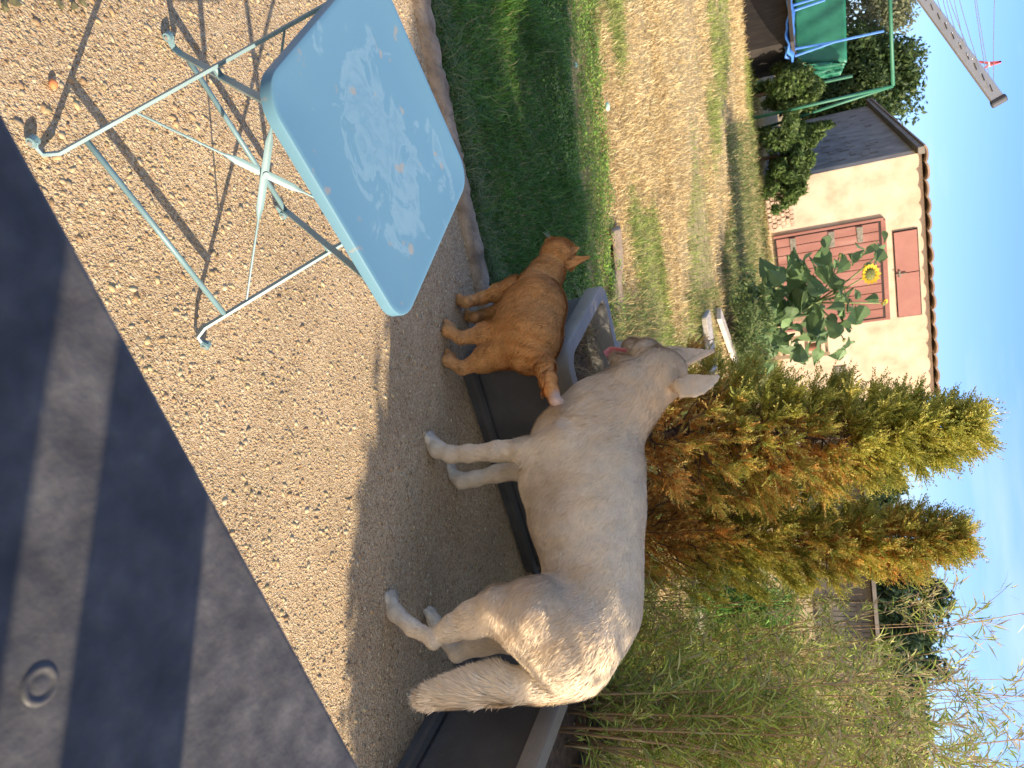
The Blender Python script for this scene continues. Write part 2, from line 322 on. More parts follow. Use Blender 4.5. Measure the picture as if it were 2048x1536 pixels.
# ---------------------------------------------------------------- leaf cloud generator
def leaves(c, N, size, cols, w=None, asp=.45, clumps=None, updir=None, jit=1.0):
    """c: (N,3) centres -> V,F,col ; folded diamond leaves"""
    N = len(c); a = rng.normal(size=(N, 3)); 
    if updir is not None: a = a*jit+np.asarray(updir)
    a /= np.linalg.norm(a, axis=1)[:, None]; b = np.cross(a, rng.normal(size=(N, 3))); b /= np.linalg.norm(b, axis=1)[:, None]; nn = np.cross(a, b)
    L = (size*rng.uniform(.6, 1.3, N))[:, None] if np.isscalar(size) else size[:, None]
    V = np.stack([c-a*L*.5, c+b*L*asp*.5+nn*L*.06, c+a*L*.5, c-b*L*asp*.5+nn*L*.06], 1).reshape(-1, 3)
    F = 4*np.arange(N)[:, None]+np.array([[0, 1, 2, 3]])
    return V, F, np.repeat(pal(N, cols, w), 4, 0)
def cloud(center, rad, N, K=40, spread=.33, shell=.55, lowcut=-.9):
    d = rng.normal(size=(K, 3)); d /= np.linalg.norm(d, axis=1)[:, None]; d[:, 2] = np.where(d[:, 2] < lowcut, -d[:, 2], d[:, 2])
    r = shell+(1-shell)*rng.random(K)**.6; cc = d*r[:, None]*rng.uniform(.8, 1.12, (K, 1))
    i = rng.integers(0, K, N); q = rng.normal(size=(N, 3)); q /= np.linalg.norm(q, axis=1)[:, None]
    p = cc[i]+q*(spread*rng.random(N)**.45)[:, None]*rng.uniform(.6, 1.2, K)[i][:, None]
    return np.array(center)+p*np.array(rad)
def tree(name, base, top, rad, N, size, cols, label, cat, group=None, K=45, shell=.5, trunk=.12, spread=.33, updir=None):
    base = np.array(base, float); o = empty(name, base, label, cat, group)
    c = np.array([base[0], base[1], top-rad[2]])
    V, F, col = leaves(cloud(c, rad, N, K, spread, shell), N, size, cols, updir=updir)
    nmesh('crown', V, F, leafmat, o, col=col)
    mb = MB(); mb.tube([base, base+(0, 0, (c[2]-base[2])*.6), c+(.1*rad[0], 0, 0)], [trunk, trunk*.8, trunk*.3], 8)
    for k in range(7):
        a = rng.uniform(0, 6.28); s_ = base+(0, 0, (c[2]-base[2])*rng.uniform(.45, .95)); e = c+np.array([math.cos(a)*rad[0], math.sin(a)*rad[1], rng.uniform(-.3, .5)*rad[2]])*.7
        mb.tube([s_, (s_+e)/2+(0, 0, .05*rad[2]), e], [trunk*.4, trunk*.25, trunk*.08], 5)
    mb.build('trunk', barkmat, o, smooth=True)
    return o
DG = [(.045, .085, .025), (.065, .11, .03), (.09, .14, .045), (.12, .17, .06)]
MG = [(.09, .15, .035), (.13, .2, .05), (.17, .23, .07)]
OG = [(.2, .22, .12), (.26, .26, .15), (.15, .18, .09)]

# ================================================================ STONE SHED (far)
A = math.radians(25); q0 = np.array([D(1626, 349, 17)[0]-.02, 17., 0]); fd = np.array([math.cos(A), math.sin(A), 0]); fn = np.array([math.sin(A), -math.cos(A), 0])
def F2(x, y, off=0):      # pixel -> (along, height) on the facade plane
    p = onplane(x, y, q0+fn*off, fn); return float((p-q0)@fd), float(p[2])
def FW(a, h, o=0): return q0+fd*(a-lean*h)+fn*o+np.array([0, 0, h])
lean = 0
aTL, hTL = F2(1843, 305); aBL, hBL = F2(1626, 349); lean = -(aTL-aBL)/(hTL-hBL)
lean = (aBL-aTL)/(hTL-hBL); aL = aBL+lean*hBL
aTR, hTR = F2(1868, 775)
def UL(x, y): a, h = F2(x, y); return a+lean*h, h
shed = empty('stone_shed', q0, 'cream rendered shed with red timber door, hatch above and wavy tiled eave', 'shed')
WL = 5.35; DEP = 6.6
slope_e = (hTR-hTL)/(aTR-aTL)
def eh(a): return hTL+slope_e*(a-aL)
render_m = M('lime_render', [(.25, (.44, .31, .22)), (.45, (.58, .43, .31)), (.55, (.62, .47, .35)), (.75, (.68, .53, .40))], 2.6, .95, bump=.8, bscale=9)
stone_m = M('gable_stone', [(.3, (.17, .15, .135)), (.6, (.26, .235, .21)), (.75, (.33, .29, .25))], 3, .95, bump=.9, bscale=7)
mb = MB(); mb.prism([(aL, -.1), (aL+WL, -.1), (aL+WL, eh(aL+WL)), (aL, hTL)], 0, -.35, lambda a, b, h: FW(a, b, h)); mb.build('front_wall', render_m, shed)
# side wall: trapezoid falling to the back
pb = D(1745, 213, 17+DEP*math.cos(A)-0.3); hb = float(pb[2])
def SW(d, h, o): return FW(aL, h, 0)-fn*(d+.352)-fd*(-.0+o)
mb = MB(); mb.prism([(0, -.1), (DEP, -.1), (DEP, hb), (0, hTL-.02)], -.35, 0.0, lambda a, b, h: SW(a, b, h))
for k in range(70):
    d_ = rng.uniform(.2, DEP-.9); h_ = rng.uniform(.5, 2.2); w_ = rng.uniform(.2, .5); t_ = rng.uniform(.10, .2)
    if h_+t_ < hTL-.1-(hTL-hb)*(d_+w_)/DEP: mb.prism([(d_, h_), (d_+w_, h_+.01), (d_+w_-.02, h_+t_), (d_+.02, h_+t_-.02)], -.01, rng.uniform(.006, .024), lambda a, b, h: SW(a, b, h))
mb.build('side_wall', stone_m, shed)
# roof: half-round tiles running front to back
tile_m = M('roof_tile', [(.3, (.20, .14, .10)), (.7, (.36, .25, .18))], 8, .9, bump=.5)
V = []; F = []; per = .34; nt_ = int((WL+.3)/per*10)
for j, (d, dz) in enumerate([(-.17, 0), (DEP+.45, 1)]):
    for i in range(nt_):
        a = aL-.17+i*per/10; ph_ = (i % 10)/10.; z = .045*abs(math.sin(math.pi*ph_))**.6
        hh = eh(a)+.06+.012*math.sin(i//10*2.3); hh = hh if j == 0 else hh-(hTL-hb)*1.06
        V.append(FW(a, 0, 0)-fn*d+fd*0+np.array([0, 0, hh+z])+fd*(-lean*hh))
nn_ = len(V); V += [(v[0], v[1], v[2]-.035) for v in V]
F = [(i, i+1, nt_+i+1, nt_+i) for i in range(nt_-1)]+[(nn_+i, nn_+nt_+i, nn_+nt_+i+1, nn_+i+1) for i in range(nt_-1)]+[(i, nn_+i, nn_+i+1, i+1) for i in range(nt_-1)]+[(0, nt_, nn_+nt_, nn_)]
mb = MB(); mb.add(V, F); mb.build('roof', tile_m, shed)
# weathered board along the side verge
mb = MB(); mb.prism([(-.5, hTL+.05), (DEP+.3, hb+.06), (DEP+.3, hb-.1), (-.5, hTL-.07)], .005, .14, lambda a, b, h: SW(a, b, h)); mb.build('verge_board', M('verge', [(.16, .14, .12), (.25, .22, .19)], 5, .9), shed)
red = M('faded_red_paint', [(.25, (.22, .09, .07)), (.55, (.31, .135, .11)), (.7, (.38, .20, .165)), (.85, (.46, .30, .25))], 3, .85, bump=.4, bscale=20, stretch=(1, 1, .25))
red2 = M('red_hatch_paint', [(.3, (.31, .13, .105)), (.7, (.36, .16, .13))], 4, .75)
dark = M('dark_gap', [(.03, .02, .018), (.05, .035, .03)], 5, .9)
grey_iron = M('weathered_iron', [(.14, .13, .11), (.28, .25, .2)], 20, .7, metal=.3)
# timber door
a0, h0 = UL(1556, 475); a1, h1 = UL(1761, 440); a2, h2 = UL(1775, 633); a3 = a2; al = (a0+a1)/2; h0 = .1
door = MB(); door.prism([(al, h0), (a2, h0), (a2, h2), (al, h1)], .004, .05, lambda a, b, h: FW(a, b, h)); dob = door.build('door', dark, shed)
mb = MB(); nb = 11
for i in range(nb):
    s0 = al+.03+(a2-al-.06)*i/nb; s1 = al+.03+(a2-al-.06)*(i+1)/nb-.014
    mb.prism([(s0, h0+.05), (s1, h0+.05), (s1, h1-.05), (s0, h1-.05)], .05, .066+.006*(i % 3), lambda a, b, h: FW(a, b, h))
mb.build('door_planks', red, dob)
for yy in (.42, 1.18, 1.72): mb = MB(); mb.prism([(al+.05, yy), (al+.38, yy+.01), (al+.38, yy+.11), (al+.05, yy+.12)], .078, .09, lambda a, b, h: FW(a, b, h)); mb.build('hinge', grey_iron, dob)
mb = MB()
for (u0, v0, u1, v1) in ((al-.05, h0, al, h1+.05), (al, h1, a2, h2+.05), (a2, h0, a2+.05, h2+.05)): mb.prism([(u0, v0), (u1, v0), (u1, v1), (u0, v1)], .003, .06, lambda a, b, h: FW(a, b, h))
mb.build('door_frame', red, dob)
# hatch with two metal leaves and a latch
b0, g0 = UL(1787, 465); b1, g1 = UL(1842, 627); g0b = UL(1797, 629)[1]; g1a = UL(1833, 457)[1]; mid = UL(1805, 545)[0]
mb = MB(); mb.prism([(b0-.02, g0-.02), (b1+.02, g0b-.02), (b1+.02, g1+.02), (b0-.02, g1a+.02)], .003, .02, lambda a, b, h: FW(a, b, h)); hat = mb.build('hatch', dark, shed)
mb = MB(); mb.prism([(b0, g0), (mid-.01, (g0+g0b)/2), (mid-.01, (g1+g1a)/2), (b0, g1a)], .02, .045, lambda a, b, h: FW(a, b, h)); mb.build('hatch_leaf', red2, hat)
mb = MB(); mb.prism([(mid+.01, (g0+g0b)/2), (b1, g0b), (b1, g1), (mid+.01, (g1+g1a)/2)], .02, .045, lambda a, b, h: FW(a, b, h)); mb.build('hatch_leaf', red2, hat)
mb = MB(); mb.prism([(mid-.07, g0+.06), (mid+.08, g0+.06), (mid+.08, g0+.09), (mid-.07, g0+.09)], .046, .075, lambda a, b, h: FW(a, b, h)); mb.tube([FW(mid, g0+.0, .07), FW(mid, g0+.2, .07)], .012, 6); mb.build('latch', grey_iron, hat)
# small ventilation grille
v0, w0 = UL(1668, 735); v1, w1 = UL(1692, 765); mb = MB()
for i in range(6): mb.prism([(v0+.25*i/5-.01, w0), (v0+.25*i/5+.015, w0), (v0+.25*i/5+.015, w0+.26), (v0+.25*i/5-.01, w0+.26)], .005, .03, lambda a, b, h: FW(a, b, h))
for i in range(4): mb.prism([(v0-.02, w0+.08*i), (v0+.27, w0+.08*i), (v0+.27, w0+.08*i+.02), (v0-.02, w0+.08*i+.02)], .008, .026, lambda a, b, h: FW(a, b, h))
mb.build('vent_grille', grey_iron, shed)
# heap of old bricks/tiles leaning at the foot of the wall
bk = empty('tile_heap', FW(UL(1560, 395)[0], 0, .6), 'heap of stacked pale roof tiles at the foot of the shed wall', 'tile stack')
tm_ = M('pale_tile', [(.3, (.42, .30, .22)), (.7, (.62, .48, .36))], 9, .9)
mb = MB()
for r_ in range(6):
    for i in range(8):
        aa = UL(1560, 372)[0]+.02+i*.095+.05*(r_ % 2); mb.box(FW(aa+lean*.1, .10+r_*.085, .55-.03*r_+rng.uniform(-.03, .03)), (.08, .2, .07), frame(fd)@rotz(rng.uniform(-.15, .15)), .01)
mb.build('tiles', tm_, bk)
# low dark open lean-to at far left and white siding
ls = empty('dark_shelter', D(1510, -60, 15.5)*[1, 1, 0], 'low dark brown shelter half hidden in shade beside the swing', 'shelter')
mb = MB(); pA = D(1510, -120, 15.5); pB = D(1510, 95, 15.5)
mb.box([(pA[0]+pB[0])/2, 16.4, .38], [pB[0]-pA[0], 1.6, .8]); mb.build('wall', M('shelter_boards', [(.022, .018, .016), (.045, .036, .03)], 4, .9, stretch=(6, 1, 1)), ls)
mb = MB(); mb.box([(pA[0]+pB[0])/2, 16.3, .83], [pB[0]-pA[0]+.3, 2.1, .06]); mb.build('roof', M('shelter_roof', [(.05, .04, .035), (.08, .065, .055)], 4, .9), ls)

# ================================================================ SWING FRAME with tarp, canopy and ropes
grn = M('green_tube_paint', [(.3, (.03, .15, .09)), (.7, (.045, .19, .12))], 6, .5)
sw = empty('swing_frame', D(1530, 240, 16.5)*[1, 1, 0], 'green tubular swing frame with top bar and splayed legs', 'swing frame')
T0 = D(1786, 172, 16.2); T1 = D(1775, -140, 15.2)
mb = MB(); mb.tube([T0, T1], .034, 10); mb.build('top_bar', grn, sw, smooth=True)
for tpt, lst in ((T0, [(D(1530, 232, 16.0), .03), (D(1530, 258, 16.9), .03)]), (T1, [(D(1520, -180, 14.8), .04), (D(1520, -120, 15.7), .04)])):
    for e_, r_ in lst: e_ = e_.copy(); e_[2] = -.05; mb = MB(); mb.tube([tpt, e_], r_, 10); mb.build('leg', grn, sw, smooth=True)
tarp = M('green_tarp', [(.3, (.02, .16, .10)), (.7, (.035, .22, .145))], 5, .45, bump=.3, bscale=6)
def cloth(name, cs, mat, nu=30, nv=16, amp=.03, th=.006, parent=None, sag=0):
    (a, b, c, d) = [np.array(p) for p in cs]; V = []
    nrm = np.cross(b-a, d-a); nrm /= np.linalg.norm(nrm)
    for i in range(nu+1):
        for j in range(nv+1):
            u, v = i/nu, j/nv; p = a*(1-u)*(1-v)+b*u*(1-v)+c*u*v+d*(1-u)*v
            V.append(p+nrm*(amp*math.sin(u*17+3*v)*math.cos(v*5+u*4)+amp*.6*math.sin(u*41+v*9))-np.array([0, 0, sag*math.sin(math.pi*u)*v]))
    n_ = len(V); V += [np.array(v)-nrm*th for v in V]; q = lambda i, j: i*(nv+1)+j
    F = [(q(i, j), q(i+1, j), q(i+1, j+1), q(i, j+1)) for i in range(nu) for j in range(nv)]; F += [tuple(n_+k for k in f[::-1]) for f in F]
    for i in range(nu): F += [(q(i, 0), n_+q(i, 0), n_+q(i+1, 0), q(i+1, 0)), (q(i, nv), q(i+1, nv), n_+q(i+1, nv), n_+q(i, nv))]
    for j in range(nv): F += [(q(0, j), q(0, j+1), n_+q(0, j+1), n_+q(0, j)), (q(nu, j), n_+q(nu, j), n_+q(nu, j+1), q(nu, j+1))]
    mb = MB(); mb.add(V, F); return mb.build(name, mat, parent, smooth=True)
tp_ = empty('green_tarp', D(1590, 60, 17.2)*[1, 1, 0], 'green tarpaulin screen hung upright behind the swing', 'tarpaulin')
cloth('sheet', [D(1586, -150, 17), D(1590, 126, 17.2), D(1694, 124, 17.2), D(1688, -150, 17)], tarp, amp=.02, parent=tp_)
cloth('loose_corner', [D(1600, 128, 17.1), D(1625, 160, 17.3), D(1680, 152, 17.3), D(1692, 126, 17.1)], tarp, 14, 14, .05, parent=tp_)
mb = MB(); mb.tube([D(1580, 150, 17.4)*[1, 1, 0], D(1630, 168, 17.4), D(1705, 152, 17.4)], .03, 8); mb.build('pole', grn, tp_)
blue = M('blue_canopy_fabric', [(.3, (.05, .18, .55)), (.7, (.10, .28, .75))], 5, .5, bump=.3, bscale=8)
cn = empty('canopy_swing', D(1570, 40, 15.8)*[1, 1, 0], 'bright blue boat-shaped swing hanging low on blue ropes', 'swing')
cloth('seat', [D(1566, -120, 15.6), D(1570, 112, 15.8), D(1590, 124, 15.9), D(1578, -120, 15.7)], blue, 20, 8, .05, .03, parent=cn)
cloth('seat_edge', [D(1578, -120, 15.2), D(1576, 100, 15.3), D(1590, 124, 15.9), D(1586, -120, 15.7)], blue, 20, 8, .03, .03, parent=cn)
for a_, b_ in (((1588, 98), (1668, 84)), ((1590, 112), (1668, 84)), ((1668, 84), (1768, 62)), ((1580, 24), (1650, 0)), ((1582, 12), (1662, -12))): mb = MB(); mb.tube([D(*a_, 15.85), D(*b_, 15.9)], .022, 6); mb.build('rope', blue, cn)
bt = [D(1540, 60, 15.7)]
# ================================================================ OUTBUILDING behind the conifers
ob = empty('outbuilding', D(1560, 1000, 24)*[1, 1, 0], 'weathered grey outbuilding with a large plank door behind the conifers', 'outbuilding')
obw = M('weathered_boards', [(.10, .085, .075), (.17, .15, .13)], 5, .9, stretch=(8, 1, 1)); yb = 24.
xa = D(1600, 870, yb)[0]; xb = D(1600, 1380, yb)[0]; zt = float(D(1735, 1000, yb)[2])
mb = MB(); mb.box([(xa+xb)/2, yb+2, zt/2-.1], [xb-xa, 4, zt]); mb.build('wall', obw, ob)
mb = MB(); mb.box([(xa+xb)/2, yb+1.9, zt-.06+.04], [xb-xa+.5, 4.7, .1]); mb.build('roof', M('grey_roof', [(.2, .17, .15), (.28, .25, .22)], 3, .9), ob)
for u0, u1 in ((962, 1056), (1200, 1290)):
    x0, x1 = D(1640, u0, yb)[0], D(1640, u1, yb)[0]; mb = MB(); nn_ = 9
    for i in range(nn_): mb.box([x0+(x1-x0)*(i+.5)/nn_, yb-.03, zt*.46], [(x1-x0)/nn_-.02, .04, zt*.84])
    d_ = mb.build('door', M('door_boards', [(.13, .12, .11), (.18, .165, .15)], 5, .85), ob)
    mb = MB()
    for z_ in (.25, .75): mb.box([(x0+x1)/2, yb-.065, zt*.88*z_+.1], [x1-x0, .03, .1])
    mb.build('door_rail', obw, d_)
# far belt of trees
k = 0
for (x_, y_, Yd, wpx) in ((1800, 150, 26, 105), (1650, 95, 23, 60), (1600, 190, 18.5, 60)): pass
def ptree(name, xtop, yc, Yd, wpx, N, size, cols, label, cat, xbot=1560, group=None, **kw):
    t_ = D(xtop, yc, Yd); R_ = wpx/FPX*Yd/2*1.05; h_ = t_[2]; rz = max((h_-max(D(xbot, yc, Yd)[2], 0))/2, .2)
    return tree(name, (t_[0], Yd, -.05), float(h_), (R_, R_, float(rz)), N, size, cols, label, cat, group, **kw)
ptree('broadleaf_tree', 1832, 150, 25, 190, 26000, .17, DG, 'large round dark green tree rising behind the shed and swing', 'tree', 1560, K=90)
ptree('willow_tree', 1815, 5, 27, 190, 16000, .16, OG, 'pale grey-green feathery tree at the far left edge', 'tree', 1600, K=70, updir=(0, 0, .6))
for i, (xt, yc, Yd, w) in enumerate(((1772, 930, 46, 70), (1800, 975, 48, 80), (1815, 1040, 50, 90), (1835, 1140, 52, 130), (1885, 1215, 40, 190), (1870, 1300, 42, 190), (1855, 1390, 44, 200), (1850, 1490, 44, 220), (1790, 880, 46, 60))):
    lab = ['small dark tree showing low beside the big conifer, above the outbuilding roof', 'second dark treetop from the left over the outbuilding roof', 'dark treetop in the gap between the two conifers, nearest the smaller conifer', 'dark treetop hidden behind the top of the smaller conifer', 'tallest dark green treetop just right of the smaller conifer', 'dark treetop behind the left fringe of bamboo stems', 'dark treetop seen through the middle of the bamboo', 'dark treetop seen through the bamboo at the right edge', 'dark treetop behind the big conifer'][i]
    ptree('dark_tree', xt, yc, Yd, w, 9000, .36, [(.03, .06, .03), (.045, .085, .035), (.06, .10, .045)], lab, 'tree', 1600, 'dark trees beyond the outbuilding', K=40, trunk=.2)
# bushes and climbers before the shed
ptree('leafy_bush', 1640, 165, 16.3, 90, 9000, .10, MG+DG[2:], 'round leafy bush growing under the swing frame', 'bush', 1520, K=45, trunk=.04)
ptree('vine_bush', 1625, 300, 16.4, 120, 11000, .11, MG+DG[2:], 'tall leafy bush against the dark side wall of the shed', 'bush', 1520, K=50, trunk=.04)
ptree('low_bush', 1600, 375, 15.9, 70, 5000, .09, MG, 'low green bush beside the heap of tiles', 'bush', 1520, K=30, trunk=.03)
ptree('climber', 1668, 252, 16.7, 40, 2600, .10, MG+DG[2:], 'thin climbing plant wound round the swing leg', 'climber', 1540, K=22, trunk=.02)
ptree('shade_hedge', 1640, 20, 19, 160, 8000, .13, MG+DG, 'mixed hedge at the far left behind the tarpaulin', 'hedge', 1520, K=50, trunk=.05)
# weeds in front of the shed
N = 26000; y = rng.uniform(9.5, 17, N); x = y*rng.uniform(-.30, .10, N); k = noise2(x, y, 1.2, 21) > .15-.5*sstep0(x/y, -.25, -.08)-.5*sstep0(y, 10, 13); x, y = x[k], y[k]; N = len(x)
tag(blades(np.stack([x, y, 0*x-.04], -1), rng.uniform(.08, .26, N), rng.uniform(.008, .018, N), rng.uniform(.4, 1.5, N), pal(N, [(.15, .22, .06), (.22, .28, .09), (.3, .32, .13), (.5, .4, .2)]), 'weeds', leafmat), 'tall green weeds growing in front of the shed door', 'weeds', kind='stuff')
N = 42000; y = rng.uniform(3.4, 9, N); x = rng.uniform(-.1, .42, N)*y; k = (noise2(x, y, 2.2, 31) > -.15) & ~in_planter(x, y); x, y = x[k], y[k]; N = len(x)
tag(blades(np.stack([x, y, 0*x-.04], -1), rng.uniform(.05, .2, N), rng.uniform(.004, .009, N), rng.uniform(.4, 1.6, N), pal(N, [(.13, .2, .05), (.2, .26, .08), (.36, .32, .14), (.5, .38, .18)]), 'garden_weeds', leafmat), 'mixed green and dry weeds covering the garden beds behind the planters', 'weeds', kind='stuff')
# ================================================================ ANIMALS (signed-distance bodies)
def surfnet(fn, lo, hi, h):
    lo = np.array(lo); n = np.ceil((np.array(hi)-lo)/h).astype(int)+1
    ax = [lo[i]+h*np.arange(n[i]) for i in range(3)]
    Vv = np.empty(n, np.float32); Kc = 5; cn2 = (n+Kc-1)//Kc+1; cax = [lo[i]+h*Kc*np.arange(cn2[i]) for i in range(3)]
    g_ = np.stack(np.meshgrid(*cax, indexing='ij'), -1).reshape(-1, 3); cv = fn(g_).reshape(cn2)
    far_ = lambda ii: np.abs(cv[ii]) > h*Kc*1.45
    for i in range(n[0]):
        ci_ = int(round(i/Kc)); jj = np.clip(np.round(np.arange(n[1])/Kc).astype(int), 0, cn2[1]-1); kk = np.clip(np.round(np.arange(n[2])/Kc).astype(int), 0, cn2[2]-1)
        sl_ = cv[ci_][np.ix_(jj, kk)].ravel(); nr_ = np.abs(sl_) < h*Kc*1.5; out_ = sl_.copy()
        yy, zz = np.meshgrid(ax[1], ax[2], indexing='ij'); P = np.stack([np.full(yy.shape, ax[0][i]), yy, zz], -1).reshape(-1, 3)
        if nr_.any(): out_[nr_] = fn(P[nr_])
        Vv[i] = out_.reshape(n[1], n[2])
    for i in range(0):
        yy, zz = np.meshgrid(ax[1], ax[2], indexing='ij'); P = np.stack([np.full(yy.shape, ax[0][i]), yy, zz], -1).reshape(-1, 3)
        Vv[i] = fn(P).reshape(n[1], n[2])
    ins = Vv < 0; c = np.zeros(n-1, np.int8)
    for dx in (0, 1):
        for dy in (0, 1):
            for dz in (0, 1): c += ins[dx:n[0]-1+dx, dy:n[1]-1+dy, dz:n[2]-1+dz]
    act = (c > 0) & (c < 8); I = np.argwhere(act); idx = -np.ones(n-1, np.int64); idx[tuple(I.T)] = np.arange(len(I))
    acc = np.zeros((len(I), 3)); cnt = np.zeros(len(I))
    cor = [(a, b, c_) for a in (0, 1) for b in (0, 1) for c_ in (0, 1)]
    for i, p in enumerate(cor):
        for q in cor[i+1:]:
            if sum(abs(p[k]-q[k]) for k in range(3)) != 1: continue
            va = Vv[tuple((I+p).T)]; vb = Vv[tuple((I+q).T)]; k = (va < 0) != (vb < 0); t = np.where(k, va/(va-vb+1e-20), 0)
            acc += np.where(k[:, None], np.array(p)+t[:, None]*(np.array(q)-p), 0); cnt += k
    V = lo+h*(I+acc/np.maximum(cnt, 1)[:, None]); F = []
    for a in range(3):
        b, c_ = (a+1) % 3, (a+2) % 3
        s0 = [slice(None)]*3; s1 = [slice(None)]*3; s0[a] = slice(0, -1); s1[a] = slice(1, None)
        A0, A1 = ins[tuple(s0)], ins[tuple(s1)]; E = np.argwhere(A0 != A1)
        E = E[(E[:, b] > 0) & (E[:, c_] > 0) & (E[:, b] < n[b]-1) & (E[:, c_] < n[c_]-1)]
        eb = np.zeros(3, int); eb[b] = 1; ec = np.zeros(3, int); ec[c_] = 1
        f = np.stack([idx[tuple((E-eb-ec).T)], idx[tuple((E-ec).T)], idx[tuple(E.T)], idx[tuple((E-eb).T)]], -1)
        flip = ~A0[tuple(E.T)]; f[flip] = f[flip][:, ::-1]; F.append(f)
    return V, np.concatenate(F)
def vnormals(V, F):
    fn = np.cross(V[F[:, 2]]-V[F[:, 0]], V[F[:, 3]]-V[F[:, 1]]); N = np.zeros_like(V)
    for k in range(4): np.add.at(N, F[:, k], fn)
    return N/(np.linalg.norm(N, axis=1)[:, None]+1e-12)
def relax(V, F, it=2, w=.5):
    for _ in range(it):
        acc = np.zeros_like(V); cnt = np.zeros(len(V))
        for k in range(4):
            np.add.at(acc, F[:, k], V[F[:, (k+1) % 4]]+V[F[:, (k+3) % 4]]); np.add.at(cnt, F[:, k], 2)
        V = V*(1-w)+w*acc/cnt[:, None]
    return V
class Body:
    """union of tapered capsules; lat = direction along which the section is narrowed by nf"""
    def __init__(s, lat): s.P = []; s.lat = np.array(lat, float)
    def chain(s, pts, rs, k=.02, nf=1.0):
        for i in range(len(pts)-1): s.P.append(('c', pts[i], pts[i+1], rs[i], rs[i+1], k, nf))
    def ball(s, p, r, k=.02, nf=1.0): s.P.append(('c', p, p+np.array([1e-5, 0, 0]), r, r, k, nf))
    def tri(s, a, b, c, r, k=.01): s.P.append(('t', a, b, c, r, k))
    def sdf(s, P):
        d = np.full(len(P), 1.)
        for q in s.P:
            if q[0] == 'c':
                _, a, b, ra, rb, k, nf = q; X = P-a; B = b-a
                if nf != 1: X = X+np.outer(X@s.lat, s.lat)*(nf-1); B = B+s.lat*(B@s.lat)*(nf-1)
                L = B@B; t = np.clip(X@B/L, 0, 1); e = (np.linalg.norm(X-t[:, None]*B, axis=1)-(ra+(rb-ra)*t))
                if nf > 1: e = e/math.sqrt(nf)
            else:
                _, a, b, c, r, k = q; e = udtri(P, a, b, c)-r
            h = np.clip(.5+.5*(d-e)/k, 0, 1); d = d*(1-h)+e*h-k*h*(1-h)
        return d
def udtri(P, a, b, c):
    ba, cb, ac = b-a, c-b, a-c; pa, pb, pc = P-a, P-b, P-c; n = np.cross(ba, ac)
    ins = (np.sign(pa@np.cross(ba, n))+np.sign(pb@np.cross(cb, n))+np.sign(pc@np.cross(ac, n))) < 2
    def sd(v, p): return np.linalg.norm(p-np.clip(p@v/(v@v), 0, 1)[:, None]*v, axis=1)
    e = np.minimum(np.minimum(sd(ba, pa), sd(cb, pb)), sd(ac, pc)); pl = np.abs(pa@n)/np.linalg.norm(n)
    return np.where(ins, e, pl)
def tuft(P):
    return np.stack([n3(P, 75, 101), n3(P, 75, 102), n3(P, 75, 103)], -1)
def fur(name, V, F, N, count, lenf, flow, colf, parent, lift=.35, width=.0011, jit=.24, wt=None, cj=(.90, 1.08)):
    ar = np.linalg.norm(np.cross(V[F[:, 2]]-V[F[:, 0]], V[F[:, 3]]-V[F[:, 1]]), axis=1); ar = ar if wt is None else ar*wt(V[F].mean(1)); i = rng.choice(len(F), count, p=ar/ar.sum())
    u, v = rng.random((count, 1)), rng.random((count, 1)); f = F[i]
    bl = lambda A: A[f[:, 0]]*(1-u)*(1-v)+A[f[:, 1]]*u*(1-v)+A[f[:, 2]]*u*v+A[f[:, 3]]*(1-u)*v
    P = bl(V); n = bl(N); n /= np.linalg.norm(n, axis=1)[:, None]
    fl = flow(P, n)+rng.normal(0, .20, (count, 3))+.26*tuft(P); fl -= n*np.sum(fl*n, 1)[:, None]; fl /= np.linalg.norm(fl, axis=1)[:, None]+1e-9
    L = (lenf(P)*rng.uniform(.6, 1.25, count))[:, None]; w = np.cross(fl, n)*(width*(.7+L/.03))/1.
    d1 = fl*(1-lift)+n*lift; d1 /= np.linalg.norm(d1, axis=1)[:, None]; mid = P+d1*L*.5; tip = mid+(fl*.9+n*lift*.35)*L*.5
    P0 = P-n*.001
    VV = np.stack([P0-w, P0+w, mid-w*.7, mid+w*.7, tip], 1).reshape(-1, 3); j = 5*np.arange(count)[:, None]
    c = colf(P, n)*rng.uniform(*cj, (count, 1)); c = np.clip(np.repeat(c, 5, 0), 0, 1)
    return nmesh(name, VV, [j+np.array([[0, 1, 3, 2]]), j+np.array([[2, 3, 4]])], furmat, parent, smooth=True, col=c, normals=np.repeat(n*.72+fl*.1+jit*rng.normal(size=(count, 3))+.14*tuft(P), 5, 0))
def n3(P, s, seed):
    r = np.random.default_rng(seed); v = 0
    for k in range(7):
        a = r.normal(size=3); a /= np.linalg.norm(a); v = v+np.sin(P@a*s*r.uniform(.6, 1.7)+r.uniform(0, 6.28))
    return v/3.
def sstep(a, b, x): t = np.clip((x-a)/(b-a), 0, 1); return t*t*(3-2*t)

